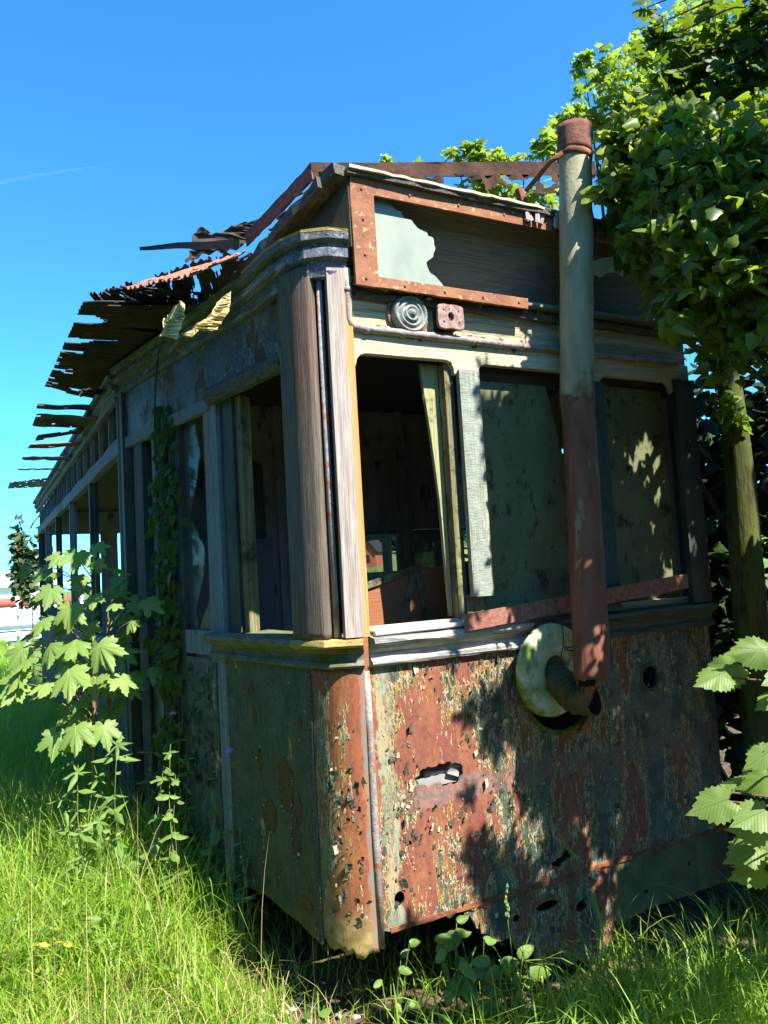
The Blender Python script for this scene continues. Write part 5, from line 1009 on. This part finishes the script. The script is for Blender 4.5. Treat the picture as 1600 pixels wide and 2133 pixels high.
# ---- leafy weeds
def weed(x, y, h, label, cat='weed', name='leafy_weed', kind='lance', ls=.09, flower=0, lean=None, group='leafy weeds in the grass', mat='herb'):
    z0 = float(gz(x, y)); t = thing(name, label, cat, (x, y, z0), group); P_, T_, S_, tips, stems = [], [], [], [], []
    for k in range(random.choice((2, 3)) if h > .3 else 2):
        B = Vector((x+random.uniform(-.03, .03)*(k > 0), y+random.uniform(-.04, .04)*(k > 0), z0-.03)); hh = h*(1 if k == 0 else random.uniform(.55, .9)); dx = Vector((random.uniform(-.12, .12), random.uniform(-.12, .12), 0))*(hh if k else .6*hh)
        pos = lambda q: B+dx*(q*q)+Vector((.012*math.sin(q*7+k*2), .012*math.cos(q*6+k), hh*q)); stems.append([pos(q) for q in np.linspace(0, 1, 8)]); tips.append(pos(1.))
        q = random.uniform(.12, .25); a = random.uniform(0, 6)
        while q < 1.02:
            p = pos(min(q, 1)); a += PI/2+random.uniform(-.35, .35); big = ls*random.uniform(.75, 1.25)*(1.05-.45*q)
            for s_ in (0, PI):
                if random.random() < .9: P_.append(p); T_.append((math.cos(a+s_), math.sin(a+s_), random.uniform(-.75, .45))); S_.append(big*random.uniform(.7, 1.1))
            if q > .9:
                for e in range(4): P_.append(p); T_.append((math.cos(a+e*1.6+.8), math.sin(a+e*1.6+.8), random.uniform(.3, 1.3))); S_.append(big*random.uniform(.5, .8))
            q += random.uniform(.75, 1.3)*.085/hh*(1.25-.4*q)
    part('stem', M['stem'], lambda b: [b.tube(st, [.0045-.0032*i/7 for i in range(8)], 6) for st in stems], t, smooth=True)
    P_ = np.array(P_); T_ = np.array(T_); link('foliage', leaves_mesh('w', kind, P_, np.array([-.1, -.35, 1])+rand_dirs(len(P_))*.4, T_, np.array(S_)), L[mat], t, smooth=True)
    for _ in range(flower):
        c = Vector(tips[0])+Vector(rand_dirs(1)[0])*.035+Vector((0, 0, .02)); A5 = np.arange(5)*2*PI/5
        link('flower', leaves_mesh('f', 'tiny', np.array([c]*5), np.array([[0, -.5, 1]]*5)+rand_dirs(5)*.15, np.stack([np.cos(A5), np.sin(A5)*.8, np.sin(A5)*.4+.2], 1), np.full(5, .021)), M['pink'], t)
    return t
def gp_(u, v, zz=.1): p = atZ(u, v, zz); return float(p[0]), float(p[1])
for k, (u, v, d, h, lb, kw) in enumerate([
    (240, 1590, 3.7, .95, 'pale sunlit weed with drooping pointed leaves below the sapling', dict(kind='lance', ls=.13)), (170, 1630, 3.6, .80, 'bushy pale weed at the foot of the sapling stem', dict(kind='lance', ls=.12)), (355, 1590, 3.6, .85, 'tall single pale weed with pointed buds nearest the green side panel', dict(kind='oval', ls=.075)),
    (350, 1455, 4.5, 1.05, 'shaded campion with two pink flowers near the ivy post', dict(flower=2)), (378, 1455, 4.3, 1.08, 'shaded campion with a pink flower left of the blue panel', dict(flower=1)), (400, 1500, 4.2, 1.0, 'dark leafed weed with round leaves against the blistered panel', dict(kind='oval', ls=.085)), (375, 1530, 4.0, .9, 'campion with one low pink flower by the doorway', dict(flower=1)),
    (500, 1600, 3.6, .75, 'small campion with a pink flower against the green side panel', dict(flower=1, ls=.06)), (480, 1620, 3.7, .85, 'thin leafy weed beside the green side panel', dict(ls=.07)), (300, 1560, 4.2, .9, 'dark weed standing between the sapling and the doorway', dict()), (150, 1500, 4.4, .8, 'campion with one pink flower left of the sapling stem', dict(flower=1)), (320, 1640, 3.7, .6, 'short bright weed in the sunlit grass edge', dict(kind='oval', ls=.10)), (420, 1560, 4.1, .85, 'slim dark weed just right of the climbing ivy', dict()), (440, 1640, 3.8, .7, 'low dark weed under the blistered panel', dict(kind='oval', ls=.09))]):
    p = atD(u, v, d); h_ = max(.4, float(p[2]-gz(p[0], p[1]))+.12); weed(float(p[0]), float(p[1]), h_, lb, **kw)
for k, (u, v) in enumerate(((60, 2050), (110, 2040), (90, 2075), (130, 2070))):
    x, y = gp_(u, v, .15); weed(x, y, .27, ('yellowish low weed in the bottom left grass', 'yellowish low weed in the bottom left grass')[0], name='yellow_weed', kind='oval', ls=.05, group='yellow weeds in the bottom left grass', mat='yellow')
# broad leaved plants under the front panel
def dock(u, v, y, n, s, lb):
    c = atY(u, v, y); z0 = float(gz(c[0], c[1])); t = thing('dock_plant', lb, 'plant', (c[0], c[1], z0), 'broad leaved plants at the tram front'); P_, T_ = [], []
    for i in range(2*n): a = random.uniform(0, 2*PI); r = random.uniform(.03, .12); P_.append((c[0]+r*math.cos(a), c[1]+r*math.sin(a)*.5, z0+(c[2]-z0)*random.uniform(.25, 1.0))); T_.append((math.cos(a), math.sin(a)*.6-.3, random.uniform(-.5, .4)))
    P_ = np.array(P_); link('foliage', leaves_mesh('d', 'oval', P_, np.array([0, -.8, .6])+rand_dirs(2*n)*.45, np.array(T_), rng.uniform(.6, 1.1, 2*n)*s*.8), L['herb'], t, smooth=True)
    part('stalks', M['stem'], lambda b: [b.tube([(c[0], c[1], z0-.02), (p+np.array([c[0], c[1], z0]))/2+np.array([0, 0, .03]), p], .002, 5) for p in P_], t)
dock(935, 1905, -.10, 5, .10, 'clump of upright pale broad leaves at the foot of the rusty front panel'); dock(990, 1910, -.12, 4, .13, 'clump with one tall crinkled broad leaf beside the pale clump'); dock(1060, 1965, -.16, 5, .12, 'clump with a large round green leaf under the torn bumper'); dock(805, 1945, -.08, 4, .06, 'tiny bright broad leaf clump right at the corner bead')
# ---- grass
def left_ok(x, y): return x < np.where(y < .21, -.02-.6*np.clip(y, 0, 1), np.where(y < 2.25, -.15-(y-.21)*.186, -.55))-.02
def grass(name, n, xr, yr, hf, wd, mat, keepf, lean=(.15, 1.1), seg=4):
    x = rng.uniform(*xr, n); y = rng.uniform(*yr, n); k = keepf(x, y); x, y = x[k], y[k]; n = len(x)
    h = hf(x, y)*rng.uniform(.55, 1.25, n); P_ = np.stack([x, y, gz(x, y)-.01], 1); me = blades_mesh(name, P_, h, rng.uniform(.6, 1.3, n)*wd, rng.uniform(*lean, n), seg); o = link(name, me, mat); return o
def pnoise(x, y, s): return np.array([mnoise.noise((a*s, b*s, 3.3)) for a, b in zip(x, y)])
hl_ = lambda x, y: .19+.34*smooth(.2, 1.6, y)+.10*smooth(-.9, -.4, x)*smooth(.4, 1, y)
o = grass('meadow_grass', 42000, (-2.3, -.05), (-1.0, 6.5), hl_, .0085, L['grass'], lambda x, y: left_ok(x, y) & (pnoise(x, y, 2.5) > -.35) & ~((x > -.42+.25*(y-.6)) & (y < .75) & (y > -1) & (x > -.5))); tag(o, kind='stuff')
o = grass('tall_grass', 6500, (-2.0, -.1), (.5, 9), lambda x, y: .46+.14*smooth(-.8, -.35, x)+0*x, .011, L['grass'], lambda x, y: left_ok(x, y) & (pnoise(x, y, 2) > -.15), (.1, 1.2), 6); tag(o, kind='stuff')
o = grass('rank_grass', 5200, (-1.7, -.5), (2.4, 12), lambda x, y: .58+0*x, .015, L['grass'], lambda x, y: left_ok(x, y) & (pnoise(x, y, 1.5) > -.3), (.1, 1.1), 5); tag(o, kind='stuff')
o = grass('dry_blades', 2600, (-2.0, -.15), (-.4, 4), lambda x, y: .26+0*x, .005, L['straw'], left_ok, (.2, 1.6), 4); tag(o, kind='stuff')
o = grass('long_grass', 620, (-.1, 2.1), (-1.25, -.12), lambda x, y: .42+0*x, .011, L['grass'], lambda x, y: pnoise(x, y, 2.2) > -.1, (.3, 1.7), 7); tag(o, kind='stuff')
o = grass('edge_grass', 420, (-.1, 1.25), (-.75, -.16), lambda x, y: .38+0*x, .010, L['grass'], lambda x, y: pnoise(x, y, 4) > -.2, (.2, 1.4), 6); tag(o, kind='stuff')
o = grass('short_grass', 26000, (-1.9, -.3), (-.6, 1.9), lambda x, y: .09+0*x, .004, L['grass'], lambda x, y: left_ok(x, y), (.3, 1.6), 3); tag(o, kind='stuff')
o = grass('far_grass', 26000, (-3.5, -.6), (6, 30), lambda x, y: .40+0*x, .016, L['grass'], lambda x, y: x < -.6+np.maximum(0, y-10)*.3, seg=3); tag(o, kind='stuff')
o = grass('shade_grass', 5200, (-.25, 2.6), (-1.3, .15), lambda x, y: .20+.20*smooth(-.1, -.6, y)+0*x, .008, L['grass'], lambda x, y: (pnoise(x, y, 3) > -.05+.3*smooth(1.1, 2, x)) & ~((x < .35) & (y > -.15)) , (.2, 1.3), 5); tag(o, kind='stuff')
o = grass('dry_straw', 5200, (-.75, 1.2), (-.9, .7), lambda x, y: .07+0*x, .003, L['straw'], lambda x, y: (np.hypot(x-.82, y+.28) < .16) | (np.hypot((x+.38)/.9, y-.5) < .22) | (np.hypot((x+.25)/1.5, y-.12) < .12), (1.0, 2.6), 3); tag(o, kind='stuff')
o = grass('gap_grass', 500, (-.45, .6), (.1, 1.2), lambda x, y: .22+0*x, .006, L['grass'], lambda x, y: x > -.4, (.3, 1.4), 4); tag(o, kind='stuff')
hx = rng.uniform(-2, -.1, 1900); hy = rng.uniform(-.4, 2.6, 1900); kk = left_ok(hx, hy) & (pnoise(hx, hy, 2.2) > -.02); hx, hy = hx[kk], hy[kk]
o = foliage('low_herbs', 'oval', np.stack([hx, hy, gz(hx, hy)+rng.uniform(.05, .26, len(hx))], 1), rng.uniform(.03, .06, len(hx)), L['herb'], None, (-.1, -.3, 1), .7, .1); tag(o, kind='stuff')
o = grass('pale_stalks', 200, (-2, -.15), (.2, 3.6), lambda x, y: .62+0*x, .0035, L['straw'], left_ok, (.05, .5), 5); tag(o, kind='stuff')
# flowering stalks
def stalk(pxs, d0, d1, lb, head=.12, side=True):
    ps = [Vector(atD(u, v, d0+(d1-d0)*i/(len(pxs)-1))) for i, (u, v) in enumerate(pxs)]; t = thing('grass_stalk', lb, 'grass stalk', ps[0], 'flowering grass stalks'); part('stem', M['stem'], lambda b: b.tube(ps, [.003]+[.0022]*(len(ps)-2)+[.0012], 5), t, smooth=True)
    def hd(b):
        d = (ps[-1]-ps[-2]).normalized(); n_ = 16
        for i in range(n_):
            c = ps[-1]-d*head*i/n_; o_ = Vector(rand_dirs(1)[0])*.006; b.tube([c+o_-d*.008, c+o_, c+o_*1.6+d*.012], [.002, .0065, .001], 5)
    part('seed_head', L['straw'] if not side else L['herb'], hd, t)
stalk([(1255, 2120), (1250, 2050), (1240, 1950), (1225, 1870), (1205, 1800), (1172, 1748)], 3.05, 3.15, 'tall cocksfoot stalk with a knobbly head before the dark apron', .10)
stalk([(1085, 2140), (1070, 2010), (1058, 1920), (1054, 1845)], 3.0, 3.1, 'slim upright stalk with a needle like head left of the cocksfoot', .12)
stalk([(1345, 2130), (1340, 2040), (1332, 1990), (1325, 1945)], 2.9, 2.95, 'greenish stalk with a loose head right of the cocksfoot', .13)
stalk([(1495, 2130), (1490, 2050), (1420, 1985), (1392, 1945)], 2.9, 3.0, 'bare bent stalk in the shade at the lower right', .02)
b = MB(); b.tube([atD(430, 1830, 3.7), atD(443, 1740, 3.75), atD(450, 1660, 3.8), atD(455, 1595, 3.8)], [.004, .005, .004, .002], 6); o = b.build('dry_stem', L['straw']); rebase(o); tag(o, 'whitish dry stem leaning against the green side panel', 'dry stem')
# ---- stones
def stone(u, v, s, lb, g=True):
    p = atZ(u, v, 0); z = float(gz(p[0], p[1])); bm = bmesh.new(); bmesh.ops.create_icosphere(bm, subdivisions=3, radius=s); sd_ = random.random()*50; sc = (random.uniform(.8, 1.4), random.uniform(.7, 1.1), random.uniform(.5, .75))
    for q in bm.verts: k = 1+.45*mnoise.noise(q.co/s*.9+Vector((sd_, 0, 0)))+.12*mnoise.noise(q.co/s*3); q.co = Vector((q.co.x*sc[0]*k, q.co.y*sc[1]*k, q.co.z*sc[2]*k))
    me = bpy.data.meshes.new('stone'); bm.to_mesh(me); bm.free(); o = link('stone', me, M['stone']); o.location = (p[0], p[1], z+s*.2); tag(o, lb, 'stone', 'stones in the dirt'); return o
stone(652, 2092, .032, 'largest pale stone in the dirt below the tram corner')
for u, v, s in ((545, 2065, .016), (528, 2088, .02), (560, 2100, .022), (590, 2120, .02), (705, 2085, .018), (720, 2110, .022), (690, 2125, .02), (620, 2075, .014), (575, 2048, .012), (740, 2080, .014), (610, 2105, .015), (515, 2060, .014), (545, 2125, .018), (640, 2125, .016), (770, 2115, .014)):
    stone(u, v, s, 'small stone among the bare dirt at the bottom edge left of centre')
# ---- far trees
def far_tree(x, y, h, r, lb, g='trees on the horizon', ls=(.5, .9)):
    z = float(gz(x, y)); t = thing('far_tree', lb, 'tree', (x, y, z), g); part('trunk', M['twig'], lambda b: b.tube([(x, y, z-.3), (x, y, z+h*.5)], [.055*h, .026*h] if h > 4 else [.02, .01], 6), t)
    pts = np.concatenate([blob(130, (x+random.uniform(-r, r)*.6, y+random.uniform(-r, r)*.6, z+h*random.uniform(.45, .8)), (r*.6, r*.6, h*.22), .3) for _ in range(5)]); foliage('crown', 'oval', pts, rng.uniform(*ls, len(pts)), L['far'], t, (0, -.3, 1), .9, .3)
for k, (x, y, h, r, lb) in enumerate(((-5, 112, 4.6, 3, 'dark low tree furthest left on the horizon'), (.2, 118, 4.4, 3.5, 'dark broad tree behind the long shed'), (3.0, 96, 4.4, 2.6, 'pale rounded tree behind the sheds'), (6.5, 120, 4.8, 3, 'dark tree just left of the tram end'), (float(atD(66, 1190, 14.5)[0]), float(atD(66, 1190, 14.5)[1]), 3.2, .35, 'small leafy sapling behind the far end of the tram'))):
    far_tree(x, y, h, r, lb, ls=(.5, .9) if y > 50 else (.10, .16))
wd_pts = []
for _ in range(260):
    a = math.radians(random.uniform(14, 70)); r = random.uniform(215, 300); x, y = -1.35+r*math.sin(a), -2.8+r*math.cos(a); z = float(gz(x, y)); wd_pts.append(blob(40, (x, y, z+4.5), (4.5, 4.5, 5), .3))
wd_pts = np.concatenate(wd_pts); o = foliage('far_wood', 'oval', wd_pts, rng.uniform(2, 3.4, len(wd_pts)), L['far'], None, (0, -.4, 1), .8, .3); tag(o, kind='stuff')

# ---- unseen leaf mass added behind and left of the viewer to cut sky light
bp = np.concatenate([blob(260, (-7.5+random.uniform(-.6, .6), y, z), (1.2, 1.3, 1.3), .5) for y in np.arange(-9, 8, 1.7) for z in (1., 3., 5.)]+[blob(260, (x, -9.5+random.uniform(-.6, .6), z), (1.3, 1.2, 1.3), .5) for x in np.arange(-7, 9, 1.8) for z in (1., 2.6)])
o = foliage('sky_blocker', 'oval', bp, rng.uniform(.35, .6, len(bp)), L['dark'], None, (.3, .3, 1), .9, .4); tag(o, kind='stuff')
